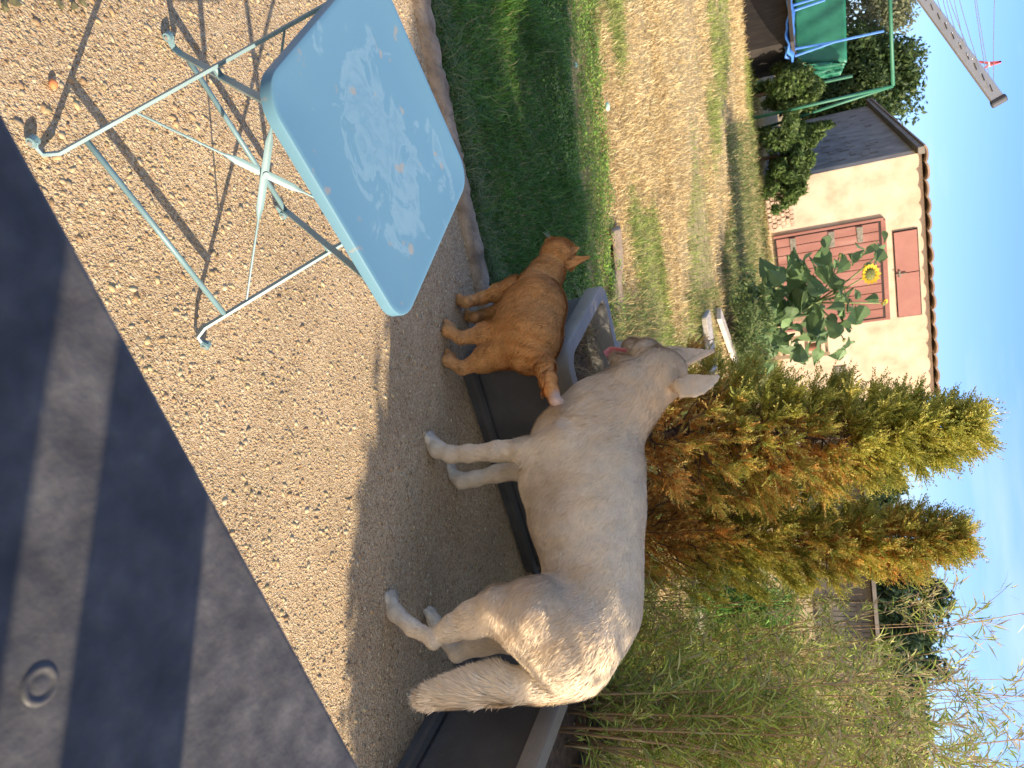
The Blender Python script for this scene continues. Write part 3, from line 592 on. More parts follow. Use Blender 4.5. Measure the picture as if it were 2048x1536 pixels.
# ---------------------------------------------------------------- the white dog
hm = np.array([.60, 1.893, 0]); fm = np.array([.21, 2.143, 0]); dd = (fm-hm)/np.linalg.norm(fm-hm); dn = np.array([-dd[1], dd[0], 0]); dn = dn if dn[1] > 0 else -dn
def Bd(x, y, off=0.): return onplane(x, y, hm+dn*off, dn)
def paw(b, c, dirv, side, r, k=.0035):
    """four toes fanned at the front of the paw"""
    f = np.array(dirv, float); f /= np.linalg.norm(f); sd = np.cross([0, 0, 1.], f)
    for q, (s_, fo) in enumerate(((-1.05, .55), (-.37, .95), (.37, .95), (1.05, .55))):
        p0 = c+sd*s_*r*.62-np.array([0, 0, r*.15]); p1 = c+sd*s_*r*.86+f*r*fo*1.05-np.array([0, 0, r*.45]); b.chain([p0, p0*.5+p1*.5+np.array([0, 0, r*.12]), p1], [r*.38, r*.42, r*.40], k)
dog = Body(dn)
dog.chain([Bd(1172, 880), Bd(1168, 935), Bd(1174, 1030), Bd(1186, 1130), Bd(1178, 1215), Bd(1140, 1300)], [.140, .162, .149, .118, .121, .114], .05, 1.45)
dog.chain([Bd(1130, 905), Bd(1100, 960)], [.09, .08], .04, 1.3)                      # brisket
dog.chain([Bd(1190, 872), Bd(1225, 835), Bd(1270, 795), Bd(1308, 765)], [.114, .096, .076, .070], .05, 1.12)      # neck
dog.chain([Bd(1130, 865), Bd(1185, 812), Bd(1240, 768)], [.075, .066, .05], .05, 1.1)     # throat
hc = Bd(1322, 748, .01); ms = Bd(1294, 709, .05); mt = Bd(1264, 693, .095)
dog.ball(hc, .074, .03); dog.chain([hc, ms], [.064, .045], .03); dog.chain([ms, mt], [.039, .026], .015)
jw = Bd(1232, 716, .07); dog.chain([Bd(1275, 735, .02), jw], [.032, .015], .012)          # lower jaw, mouth open
dog.ball(Bd(1268, 757, -.02), .05, .03)                                          # cheek ruff
e1a, e1b, e1t = Bd(1338, 694, .055), Bd(1366, 731, .02), Bd(1426, 702, .06)
e2a, e2b, e2t = Bd(1372, 750, -.03), Bd(1362, 792, -.045), Bd(1436, 753, -.05)
dog.tri(e1a, e1b, e1t, .0045, .016); dog.tri(e1b, Bd(1392, 720, .035), e1t, .0045, .012)
dog.tri(e2a, e2b, e2t, .0045, .016); ep = [e2b, Bd(1390, 792, -.062), Bd(1407, 785, -.064), Bd(1422, 773, -.06), Bd(1432, 761, -.054), e2t]
for i_ in range(5): dog.tri(ep[i_], ep[i_+1], (e2a+e2b+e2t)/3, .0045, .008)
dog.ball((e1a+e1b)/2, .016, .03); dog.ball((e2a+e2b)/2+np.array([0, 0, -.012]), .020, .03)
# near fore leg
o = -.075
dog.chain([Bd(1130, 888, -.07), Bd(1058, 902, -.075), Bd(995, 903, o), Bd(937, 907, o), Bd(902, 909, o), Bd(876, 898, o)], [.064, .037, .026, .0235, .0235, .022], .018, 1.0)
dog.chain([Bd(876, 900, o), Bd(862, 884, o)], [.027, .024], .012); paw(dog, Bd(864, 886, o), dd-dn*.25, 1, .030)
# far fore leg
o = .085
dog.chain([Bd(1120, 925, .06), Bd(1045, 938, .07), Bd(995, 947, o), Bd(950, 958, o), Bd(925, 962, o), Bd(910, 952, o)], [.055, .031, .025, .0225, .022, .021], .018)
paw(dog, Bd(905, 945, o), dd, 1, .028)
# near hind leg
o = -.10
dog.chain([Bd(1135, 1275, -.05), Bd(1070, 1232, -.08)], [.115, .098], .04, 1.3)
dog.chain([Bd(1070, 1232, -.08), Bd(1000, 1220, -.10), Bd(948, 1238, o), Bd(905, 1256, o), Bd(866, 1277, o)], [.094, .056, .042, .028, .020], .025)
dog.chain([Bd(866, 1277, o), Bd(825, 1256, o), Bd(792, 1227, o), Bd(780, 1205, o)], [.020, .020, .021, .021], .012)
dog.ball(Bd(868, 1286, o), .016, .012)
paw(dog, Bd(783, 1202, o), dd-dn*.15, 1, .028)
# far hind leg
o = .10
dog.chain([Bd(1110, 1275, .07), Bd(1040, 1262, .09), Bd(965, 1280, o), Bd(915, 1308, o)], [.09, .055, .036, .021], .025)
dog.chain([Bd(915, 1308, o), Bd(885, 1275, o), Bd(868, 1240, o)], [.021, .020, .021], .012); paw(dog, Bd(866, 1238, o), dd, 1, .026)
# tail
tl0 = [Bd(1118, 1352, 0), Bd(1060, 1366, -.01), Bd(990, 1368, -.03), Bd(930, 1378, -.05), Bd(878, 1392, -.06), Bd(852, 1400, -.06)]
tl = [tl0[min(int(t_), 4)]*(1-(t_-min(int(t_), 4)))+tl0[min(int(t_), 4)+1]*(t_-min(int(t_), 4)) for t_ in np.linspace(0, 5, 16)]
dog.chain(tl, list(np.interp(np.linspace(0, 5, 16), range(6), [.050, .036, .033, .028, .016, .005])), .02)
V, F = surfnet(dog.sdf, (-.25, 1.45, -.02), (1.1, 2.75, 1.0), .005); V = relax(V, F, 2); V[:, 2] = np.maximum(V[:, 2], .001); N = vnormals(V, F)
if np.mean(np.sum((V-V.mean(0))*N, 1)) < 0: F = F[:, ::-1].copy(); N = -N
tlp = np.array(tl)
def tailw(P): return sstep(.0, .05, .06-np.min([np.linalg.norm(P-t_, axis=1) for t_ in list(tlp[5:])], 0)+.03)
def dogcol(P, n):
    a = (P-hm)@dd; z = P[:, 2]; w = np.array([.92, .79, .60]); tan = np.array([.70, .49, .29]); du = np.array([.46, .36, .28])
    m = sstep(.1, 1.0, n3(P, 11, 5))*.30
    m = np.maximum(m, .62*sstep(.30, .62, a)*sstep(.0, .8, n[:, 2]*.3+.6-(z-.62)*1.2+.25*n3(P, 14, 9))*sstep(.46, .56, z))     # buff neck and face
    d2 = .60*np.exp(-((a-.27)/.11)**2-((z-.40)/.09)**2)*(1+.3*n3(P, 22, 4))+.42*np.exp(-((a-.06)/.09)**2-((z-.47)/.07)**2)   # dusty flank
    c = w*(1-m[:, None])+tan*m[:, None]; d2 = np.clip(d2, 0, 1)[:, None]; c = c*(1-d2)+du*d2
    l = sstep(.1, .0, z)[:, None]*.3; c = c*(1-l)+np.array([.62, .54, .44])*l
    return c
dob_ = nmesh('dog', V, F, furmat, smooth=True, col=dogcol(V, N)); tag(dob_, 'white short-coated dog standing side-on with ears up and its mouth open', 'dog')
def dogflow(P, n):
    a = (P-hm)@dd; up_ = sstep(.5, .66, P[:, 2])*sstep(.35, .5, a); back = -dd+np.array([0, 0, -.75]); v = np.tile(back, (len(P), 1))
    leg = sstep(.36, .26, P[:, 2])[:, None]; v = v*(1-leg)+np.array([0, 0, -1.])*leg
    tw = tailw(P)[:, None]; v = v*(1-tw)+(np.array([0, 0, -1.])-dd*.1)*tw
    v = v+np.cross(v, n)*(.35*n3(P, 13, 17))[:, None]
    return v
def doglen(P):
    a = (P-hm)@dd; z = P[:, 2]; L = .016+.016*sstep(.02, -.16, a)*sstep(.25, .35, z)
    L = L+.010*np.exp(-((z-.33)/.05)**2)*sstep(-.05, .1, a)+.008*sstep(.40, .5, a)*sstep(.42, .5, z)*sstep(.74, .66, z)
    L = np.where(z < .2, .006+.02*np.clip(z, 0, .2), L); tw = tailw(P); L = L*(1-tw)+.048*tw; L = L*(1-sstep(.68, .80, z))+.004*sstep(.68, .80, z); return L
fur('coat', V, F, N, 290000, doglen, dogflow, dogcol, dob_, .26, .0008, .2, lambda P: 1+2.5*tailw(P))
tg = M('tongue', [(.45, .12, .12), (.60, .20, .18)], 20, .35)
mb = MB(); tp = [Bd(1262, 708, .065), Bd(1240, 704, .075), Bd(1222, 702, .08), Bd(1213, 708, .075), Bd(1216, 714, .07)]
mb.tube(tp, [(.016, .004), (.017, .004), (.017, .004), (.014, .0035), (.006, .003)], 12, flat=(0, 0, 1)); mb.build('tongue', tg, dob_, smooth=True)
blk = M('nose_leather', [(.02, .018, .018), (.05, .04, .04)], 40, .35)
def blob(name, c, r, mat, parent=None, R=None, n1=14, n2=9):
    V = []; F = []
    for i in range(n2+1):
        for j in range(n1):
            t_, p_ = math.pi*i/n2, 2*math.pi*j/n1; q = np.array([math.sin(t_)*math.cos(p_)*r[0], math.sin(t_)*math.sin(p_)*r[1], math.cos(t_)*r[2]]); V.append((R@q if R is not None else q)+c)
    F = [(i*n1+j, i*n1+(j+1) % n1, (i+1)*n1+(j+1) % n1, (i+1)*n1+j) for i in range(n2) for j in range(n1)]
    mb = MB(); mb.add(V, F); return mb.build(name, mat, parent, smooth=True)
md = (mt-ms)/np.linalg.norm(mt-ms); blob('nose', mt+md*.018+np.array([0, 0, .006]), (.013, .013, .010), blk, dob_)
for sg in (-1, 1): blob('eye', hc*.35+ms*.65+np.array([0, 0, .030])+np.cross(md, [0, 0, 1.])*sg*.034, (.007, .007, .007), blk, dob_)

# ---------------------------------------------------------------- the orange cat
chm = np.array([-.147, 2.267, 0]); cfm = np.array([-.273, 2.415, 0]); cd = (cfm-chm)/np.linalg.norm(cfm-chm); cn_ = np.array([cd[1], -cd[0], 0])   # to the cat's right
def Bc(x, y, f=0.):    # pixel ray at a plane across the cat, f metres forward of the hind feet
    d = ray(x, y); n_ = np.array([0, 1., 0]); Yp = 2.267+f*cd[1]; return D(x, y, Yp)
cat = Body(cn_)
sh = Bc(1078, 573, .20); mdl = Bc(1074, 612, .11); hp = Bc(1066, 668, .01); rp_ = Bc(1062, 705, -.03)
cat.chain([sh, mdl, hp], [.062, .084, .092], .035, 1.0); cat.ball(rp_, .066, .04)
cat.chain([Bc(1040, 612, .12), Bc(1030, 660, .03)], [.062, .066], .03)
cat.chain([sh, Bc(1096, 543, .24), Bc(1110, 522, .27)], [.062, .050, .036], .022)
ch_ = Bc(1119, 507, .285); cmz = Bc(1104, 489, .325)
cat.ball(ch_, .047, .012); cat.chain([ch_, cmz], [.034, .020], .012); cat.ball(Bc(1107, 508, .29), .040, .012)
c1a, c1b, c1t = Bc(1136, 494, .31), Bc(1141, 514, .285), Bc(1157, 496, .30)
c2a, c2b, c2t = Bc(1145, 514, .275), Bc(1140, 536, .25), Bc(1178, 514, .26)
cat.tri(c1a, c1b, c1t, .004, .008); cat.tri(c2a, c2b, c2t, .004, .008); cat.ball((c2a+c2b)/2, .012, .012)
# fore legs
def gp(x, y, z): return G(x, y, z)
lf = G(924, 603, .018); cat.chain([Bc(1030, 575, .20), Bc(1000, 585, .19), Bc(965, 596, .185), lf+np.array([.005, -.008, .02]), lf], [.036, .026, .019, .0165, .017], .012); paw(cat, lf, cd, 1, .019, .004)
rf = G(940, 634, .018); cat.chain([Bc(1030, 608, .18), Bc(995, 624, .22), Bc(965, 630, .23), rf+np.array([.004, -.006, .02]), rf], [.034, .024, .018, .016, .017], .012); paw(cat, rf, cd, 1, .018, .004)
# hind legs
lh = G(899, 656, .018); hk = Bc(922, 676, -.035); cat.chain([Bc(1030, 655, .03), Bc(975, 668, .015), hk], [.052, .034, .018], .02); cat.chain([hk, lh+np.array([.01, -.02, .006]), lh], [.019, .018, .018], .01); paw(cat, lh, cd, 1, .020, .004)
rh = G(901, 715, .018); hk = Bc(925, 737, -.065); cat.chain([Bc(1025, 700, -.01), Bc(970, 718, -.02), hk], [.056, .036, .018], .02); cat.chain([hk, rh+np.array([.01, -.025, .006]), rh], [.019, .018, .018], .01); paw(cat, rh, cd, 1, .020, .004)
# tail sweeping to the right and curling at the tip
ctl = [Bc(1078, 712, -.06), Bc(1090, 735, -.13), Bc(1098, 758, -.19), Bc(1103, 782, -.23), Bc(1110, 800, -.255), Bc(1124, 803, -.25)]
cat.chain(ctl, [.030, .023, .020, .018, .014, .005], .018)
V, F = surfnet(cat.sdf, (-.62, 1.9, -.02), (.2, 2.75, .56), .0038); V = relax(V, F, 2); V[:, 2] = np.maximum(V[:, 2], .001); N = vnormals(V, F)
if np.mean(np.sum((V-V.mean(0))*N, 1)) < 0: F = F[:, ::-1].copy(); N = -N
def catcol(P, n):
    a = (P-chm)@cd; o_ = np.array([.90, .47, .17]); dk = np.array([.58, .22, .05]); pale = np.array([.78, .48, .24]); z = P[:, 2]
    st = np.sin((a*1.0+.35*np.abs((P-chm)@cn_)+.06*n3(P, 12, 3))*175+2.2*n3(P, 28, 7)); st = np.where(z < .17, np.sin(z*210+n3(P, 30, 8)), st)
    m = sstep(.0, .9, st)[:, None]*(.24+.36*sstep(.0, .9, n3(P, 16, 33)))[:, None]; c = o_*(1-m)+dk*m
    p = sstep(.12, .02, z)[:, None]*.35; c = c*(1-p)+pale*p
    tt = sstep(.05, .022, np.linalg.norm(P-ctl[-1], axis=1))[:, None]*.9; c = c*(1-tt)+np.array([.86, .66, .54])*tt
    q = (.5*sstep(.0, .6, n3(P, 26, 12)))[:, None]*.4; return c*(1-q)+pale*.85*q
cob = nmesh('cat', V, F, furmat, smooth=True, col=catcol(V, N)); tag(cob, 'ginger tabby cat walking away with its tail touching the white dog', 'cat')
cta = np.array(ctl)
def catflow(P, n):
    v = np.tile(-cd+np.array([0, 0, -.6]), (len(P), 1)); leg = sstep(.17, .11, P[:, 2])[:, None]; v = v*(1-leg)+np.array([0, 0, -1.])*leg
    dm = np.array([np.linalg.norm(P-t_, axis=1) for t_ in cta]); j = np.clip(dm.argmin(0), 0, len(cta)-2); dt = (cta[1:]-cta[:-1])[j]; dt /= np.linalg.norm(dt, axis=1)[:, None]
    tw = sstep(.05, .03, dm[1:].min(0))[:, None]; v = v*(1-tw)+dt*tw; return v+np.cross(v, n)*(.3*n3(P, 25, 18))[:, None]
def catlen(P): z = P[:, 2]; L = np.where(z < .12, .008, .019); dm = np.min([np.linalg.norm(P-t_, axis=1) for t_ in cta[1:]], 0); L = np.where(dm < .05, .024, L); return np.where(z > .385, .005, L)
fur('coat', V, F, N, 150000, catlen, catflow, catcol, cob, .40, .00075, .36, None, (.7, 1.2))
pk = M('ear_pink', [(.62, .33, .24), (.75, .45, .34)], 20, .8)
blob('nose', cmz+(cmz-ch_)/np.linalg.norm(cmz-ch_)*.017, (.005, .005, .004), pk, cob)
mb = MB(); wd = (cmz-ch_)/np.linalg.norm(cmz-ch_)
for sg in (-1, 1):
    for k in range(4):
        s_ = cmz+wd*.01+np.cross(wd, [0, 0, 1.])*sg*.012; e_ = s_+np.cross(wd, [0, 0, 1.])*sg*.045+wd*.012+np.array([0, 0, -.008+.007*k]); mb.tube([s_, (s_+e_)/2+np.array([0, 0, .003]), e_], [.0005, .0004, .0002], 4)
mb.build('whiskers', M('whisker', [(.8, .78, .74), (.85, .83, .8)], 5, .4), cob)

# ================================================================ BISTRO TABLE
TX, TY, TW, TL, TS, LF, SF, HT = -.436, 1.1645, .8013, .453, .465, .420, .412, .482
tbl = empty('folding_table', (TX, TY, 0), 'light blue square metal folding table with stained top and crossed legs', 'table')
Rt = rotz(TW)[:2, :2]
def TP(a, b, z): q = Rt@np.array([a, b]); return np.array([q[0]+TX, q[1]+TY, z])
def bluepaint():
    m = bpy.data.materials.new('blue_enamel'); m.use_nodes = True; t = m.node_tree; b = t.nodes['Principled BSDF']; L = t.links.new
    co = t.nodes.new('ShaderNodeTexCoord'); mpn = t.nodes.new('ShaderNodeMapping'); mpn.inputs['Location'].default_value = (-TX, -TY, 0); L(co.outputs['Object'], mpn.inputs[0])
    mr_ = t.nodes.new('ShaderNodeMapping'); mr_.inputs['Rotation'].default_value = (0, 0, -TW); L(mpn.outputs[0], mr_.inputs[0])
    # stains: noise thresholded, confined to an irregular puddle area in the middle of the top
    ln = t.nodes.new('ShaderNodeVectorMath'); ln.operation = 'LENGTH'; sc = t.nodes.new('ShaderNodeMapping'); sc.inputs['Scale'].default_value = (1, 1.25, 0); L(mr_.outputs[0], sc.inputs[0]); L(sc.outputs[0], ln.inputs[0])
    n1 = t.nodes.new('ShaderNodeTexNoise'); n1.inputs['Scale'].default_value = 13; n1.inputs['Detail'].default_value = 9; n1.inputs['Roughness'].default_value = .62; n1.inputs['Distortion'].default_value = .7; L(mr_.outputs[0], n1.inputs['Vector'])
    sb = t.nodes.new('ShaderNodeMath'); sb.operation = 'MULTIPLY_ADD'; sb.inputs[1].default_value = -1.25; sb.inputs[2].default_value = .22; L(ln.outputs[1], sb.inputs[0])
    ad = t.nodes.new('ShaderNodeMath'); ad.operation = 'ADD'; L(sb.outputs[0], ad.inputs[0]); L(n1.outputs[0], ad.inputs[1])
    r1 = t.nodes.new('ShaderNodeValToRGB'); L(ad.outputs[0], r1.inputs[0]); e = r1.color_ramp.elements; e[0].position = .545; e[0].color = (0, 0, 0, 1); e[1].position = .575; e[1].color = (1, 1, 1, 1)
    x_ = e.new(.64); x_.color = (.55, .55, .55, 1); x_ = e.new(.66); x_.color = (.1, .1, .1, 1); x_ = e.new(.70); x_.color = (.75, .75, .75, 1)
    n2 = t.nodes.new('ShaderNodeTexNoise'); n2.inputs['Scale'].default_value = 26; n2.inputs['Detail'].default_value = 8; L(mr_.outputs[0], n2.inputs['Vector'])
    r2 = t.nodes.new('ShaderNodeValToRGB'); L(n2.outputs[0], r2.inputs[0]); e = r2.color_ramp.elements; e[0].position = .655; e[0].color = (0, 0, 0, 1); e[1].position = .70; e[1].color = (.7, .7, .7, 1)
    m1 = t.nodes.new('ShaderNodeMix'); m1.data_type = 'RGBA'; m1.inputs[6].default_value = (.115, .245, .335, 1); m1.inputs[7].default_value = (.17, .30, .395, 1); L(r1.outputs[0], m1.inputs[0])
    m2 = t.nodes.new('ShaderNodeMix'); m2.data_type = 'RGBA'; m2.inputs[7].default_value = (.30, .27, .22, 1); L(r2.outputs[0], m2.inputs[0]); L(m1.outputs[2], m2.inputs[6]); L(m2.outputs[2], b.inputs['Base Color'])
    rr = t.nodes.new('ShaderNodeMapRange'); rr.inputs[3].default_value = .38; rr.inputs[4].default_value = .6; L(r1.outputs[0], rr.inputs[0]); L(rr.outputs[0], b.inputs['Roughness'])
    return m
topm = bluepaint(); legm = M('blue_grey_enamel', [(.25, (.13, .22, .24)), (.75, (.19, .31, .35))], 14, .42)
def rrect(l, s, r, n=9):
    P = []
    for sx, sy, a0_ in ((1, 1, 0), (-1, 1, 90), (-1, -1, 180), (1, -1, 270)):
        for k in range(n): a = math.radians(a0_+90*k/(n-1)); P.append((sx*(l/2-r)+r*math.cos(a), sy*(s/2-r)+r*math.sin(a)))
    return P
# pressed top: crowned rolled rim and a downturned skirt
rings = [(0.0, -.020, .0), (0.0, -.004, .0), (.0012, -.001, 0), (.004, 0, 0), (.012, -.0012, 0), (.10, -.0016, 0), (.2, -.0016, 0)]
V = []; F = []
for (ins_, z, _) in rings:
    for (a, b) in rrect(TL-2*ins_, TS-2*ins_, max(.055-ins_, .006)): V.append(TP(a, b, HT+z))
nr = 36
F = [(i*nr+k, i*nr+(k+1) % nr, (i+1)*nr+(k+1) % nr, (i+1)*nr+k) for i in range(len(rings)-1) for k in range(nr)]+[tuple((len(rings)-1)*nr+k for k in range(nr))]
base_n = len(V)
for (ins_, z) in ((.0015, -.020), (.0015, -.005), (.2, -.005)):
    for (a, b) in rrect(TL-2*ins_, TS-2*ins_, max(.055-ins_, .006)): V.append(TP(a, b, HT+z))
F += [(base_n+i*nr+k, base_n+(i+1)*nr+k, base_n+(i+1)*nr+(k+1) % nr, base_n+i*nr+(k+1) % nr) for i in range(2) for k in range(nr)]+[tuple(base_n+2*nr+k for k in range(nr))[::-1]]
F += [(k, base_n+k, base_n+(k+1) % nr, (k+1) % nr) for k in range(nr)]
mb = MB(); mb.add(V, F); mb.build('table_top', topm, tbl, smooth='auto')
hz = HT-.022; ai = LF/2-.012; ao = LF/2-.03; bt_ = .195
def leg(a, b0, b1, out, name='leg'):
    mb = MB(); foot = TP(a, b0, .012); top = TP(a, b1, hz); d = foot-top; d /= np.linalg.norm(d)
    P = [top, top+(foot-top)*.5, foot-d*.02, foot+TP(out*.010, 0, 0)-TP(0, 0, 0)+np.array([0, 0, -.003]), foot+TP(out*.024, 0, 0)-TP(0, 0, 0)+np.array([0, 0, -.003]), foot+TP(out*.034, 0, 0)-TP(0, 0, 0)+np.array([0, 0, .006])]
    wv = TP(0, 1, 0)-TP(0, 0, 0)
    mb.tube(P, [(.0038, .0085)]*6, 4, flat=wv)
    l = mb.build(name, legm, tbl); f = TP(a+out*.034, b0, .012)
    mb = MB(); mb.tube([f-wv*.006, f+wv*.006], .009, 12); mb.build('foot_loop', legm, l)
    mb = MB(); mb.tube([f-wv*.009, f+wv*.009], .004, 10); mb.build('rivet', M('rivet_steel', [(.6, .6, .6), (.7, .7, .7)], 5, .3, metal=.8), l)
    return foot, top
f1, t1 = leg(-ai, -SF/2, bt_, -1); f2, t2 = leg(ai, -SF/2, bt_, 1); f3, t3 = leg(-ao, SF/2, -bt_, -1); f4, t4 = leg(ao, SF/2, -bt_, 1)
rod = lambda a, b, r=.0055, nm='crossbar': MB().tube([a, b], r, 10).build(nm, legm, tbl, smooth=True)
rod(f1+(t1-f1)*.11, f2+(t2-f2)*.11); rod(f3+(t3-f3)*.11, f4+(t4-f4)*.11); rod(f1+(t1-f1)*.93, f2+(t2-f2)*.93); rod(f3+(t3-f3)*.93, f4+(t4-f4)*.93)
pn = np.cross(t1-f1, f2-f1); pn /= np.linalg.norm(pn)
for (p, q, s_) in ((f1+(t1-f1)*.26, f2+(t2-f2)*.68, 1), (f2+(t2-f2)*.19, f1+(t1-f1)*.74, -1)):
    mb = MB(); w_ = [(.0022, .0022), (.0022, .0022), (.0075, .0016), (.0078, .0016), (.0075, .0016), (.0022, .0022), (.0022, .0022)]
    tt = [0, .33, .38, .5, .62, .67, 1]; mb.tube([p+(q-p)*t_+pn*.003*s_*(1 if 0 < t_ < 1 else 0) for t_ in tt], w_, 8, flat=pn); mb.build('brace', legm, tbl, smooth='auto')
xc = ((f1+(t1-f1)*.26)+(f2+(t2-f2)*.68))/2; mb = MB(); mb.tube([xc-pn*.007, xc+pn*.007], .006, 14); mb.build('brace_rivet', legm, tbl)
for a in (-(ai+ao)/2, (ai+ao)/2): c0 = TP(a-.012, 0, HT/2); c1 = TP(a+.012, 0, HT/2); mb = MB(); mb.tube([c0, c1], .0065, 10); mb.build('pivot_bolt', legm, tbl)
for sgn in (-1, 1): # runners below the top
    mb = MB(); mb.box(TP(0, sgn*.195, HT-.014), (LF-.06, .022, .014), rotz(TW)); mb.build('runner', legm, tbl)

# ================================================================ DARK TABLE in the foreground
ZT = .72; e0 = G(0, 215, ZT); e1 = G(720, 1536, ZT); ed = (e1-e0)/np.linalg.norm(e1-e0); en = np.array([ed[1], -ed[0], 0])
dt_ = empty('dark_table', np.append(((e0+e1)/2+en*.5)[:2], 0), 'dark grey matte garden table in the near corner striped by sun and shade', 'table')
dm_ = M('dark_table_top', [(.25, (.040, .038, .040)), (.45, (.062, .059, .060)), (.6, (.085, .08, .08)), (.75, (.12, .115, .11))], 30, .5, bump=.25, bscale=60, detail=9, spec=.3)
c_ = e1-ed*.83; mb = MB(); q = [c_-ed*.85, c_+ed*.85, c_+ed*.85+en*.75, c_-ed*.85+en*.75]
mb.prism([(p[0], p[1]) for p in q], ZT-.028, ZT); mb.build('table_top', dm_, dt_, bevel=.005)
for a, b in ((-.75, .07), (.75, .07), (-.75, .68), (.75, .68)): p = c_+ed*a+en*b; mb = MB(); mb.box([p[0], p[1], ZT/2-.016], [.05, .05, ZT-.03], frame(ed), .005); mb.build('leg', dm_, dt_)
bc = G(80, 1370, ZT); mb = MB(); nseg = 32; V = []
for (r_, z_) in ((.0, .0010), (.0036, .0012), (.0054, .0003), (.0076, .0003), (.0090, .0017), (.0108, .0018), (.0124, .0002)):
    for k in range(nseg): a = 6.2832*k/nseg; V.append(bc+np.array([r_*math.cos(a), r_*math.sin(a), z_]))
mb.add(V, [(i*nseg+k, i*nseg+(k+1) % nseg, (i+1)*nseg+(k+1) % nseg, (i+1)*nseg+k) for i in range(6) for k in range(nseg)]); mb.build('bolt_cap', dm_, dt_, smooth=True)

# ================================================================ PLANTERS
plm = M('grey_plastic', [(.3, (.060, .060, .058)), (.7, (.095, .093, .088))], 7, .55, bump=.25, bscale=90)
rimm = M('faded_plastic_rim', [(.3, (.175, .155, .12)), (.7, (.235, .21, .17))], 9, .5, bump=.2, bscale=80)
soilm = M('potting_soil', [(.05, .035, .025), (.13, .09, .06)], 40, .95, bump=1., bscale=60)
def planter(c, dx, L, Wd, H, label):
    dx = np.array([*dx, 0]); nx = np.array([-dx[1], dx[0], 0]); c = np.array([*c, 0.])+dx*L/2+nx*Wd/2
    o = empty('trough_planter', c, label, 'planter', 'grey trough planters behind the animals')
    def ring(l, w, r, z): return [c+dx*a+nx*b+np.array([0, 0, z]) for a, b in rrect(l, w, r, 7)]
    def loft(name, rg, mat, closed=False):
        V = [p for r_ in rg for p in r_]; n_ = 28; mb = MB(); F = [(i*n_+k, i*n_+(k+1) % n_, (i+1)*n_+(k+1) % n_, (i+1)*n_+k) for i in range(len(rg)-1) for k in range(n_)]
        if closed: F.append(tuple((len(rg)-1)*n_+k for k in range(n_)))
        mb.add(V, F); return mb.build(name, mat, o, smooth='auto')
    l0, w0 = L, Wd; t_ = .035
    loft('body', [ring(l0-.04, w0-.04, .05, .002), ring(l0-.04, w0-.04, .05, .03), ring(l0-.075, w0-.075, .05, .032), ring(l0-.03, w0-.03, .06, H-.05), ring(l0-.05, w0-.05, .05, H-.048), ring(l0-.09, w0-.09, .04, H-.1)], plm)
    loft('rim', [ring(l0-.028, w0-.028, .065, H-.055), ring(l0+.02, w0+.02, .08, H-.052), ring(l0+.025, w0+.025, .08, H-.006), ring(l0+.018, w0+.018, .078, H), ring(l0-.07, w0-.07, .05, H+.001), ring(l0-.08, w0-.08, .05, H-.006), ring(l0-.085, w0-.085, .045, H-.10)], rimm)
    loft('base_rail', [ring(l0-.03, w0-.03, .05, .034), ring(l0+.0, w0+.0, .06, .036), ring(l0+.004, w0+.004, .06, .052), ring(l0-.04, w0-.04, .05, .056)], plm)
    loft('soil', [ring(l0-.08, w0-.08, .045, H-.10), ring(l0*.5, w0*.5, .045, H-.09)], soilm, True)
    return o, c, dx, nx
pa = planter(PL[0][0], PL[0][1], PL[0][2], PL[0][3], .39, 'grey plastic trough planter with rounded rim behind the cat and the dog\'s head')
pb_ = planter(PL[1][0], PL[1][1], PL[1][2], PL[1][3], .40, 'grey plastic trough planter behind the dog\'s tail with bamboo in it')
# dry stems and litter in planter one
N = 900; o_, c, dx, nx = pa; P = c+np.outer(rng.uniform(-.4, .4, N), dx)+np.outer(rng.uniform(-.21, .21, N), nx); P[:, 2] = .30
tag(blades(P, rng.uniform(.03, .16, N), rng.uniform(.0015, .004, N), rng.uniform(.8, 1.8, N), pal(N, [(.25, .18, .10), (.35, .27, .16), (.12, .08, .05), (.2, .22, .07)]), 'dead_plants', strawmat), 'withered brown plants lying in the trough in front of the dog\'s muzzle', 'dead plants', kind='stuff')
mb = MB(); bp_ = G(1228, 690, .36); R_ = frame(nx, (0, 0, 1)); mb.box(bp_+np.array([.02, .06, -.03]), (.15, .012, .14), R_); mb.box(bp_+np.array([.06, .07, -.03]), (.012, .12, .13), R_)
tag(mb.build('cardboard_box', M('cardboard', [(.36, .29, .22), (.46, .38, .29)], 6, .9)), 'torn pale cardboard box standing in the trough behind the muzzle', 'box')

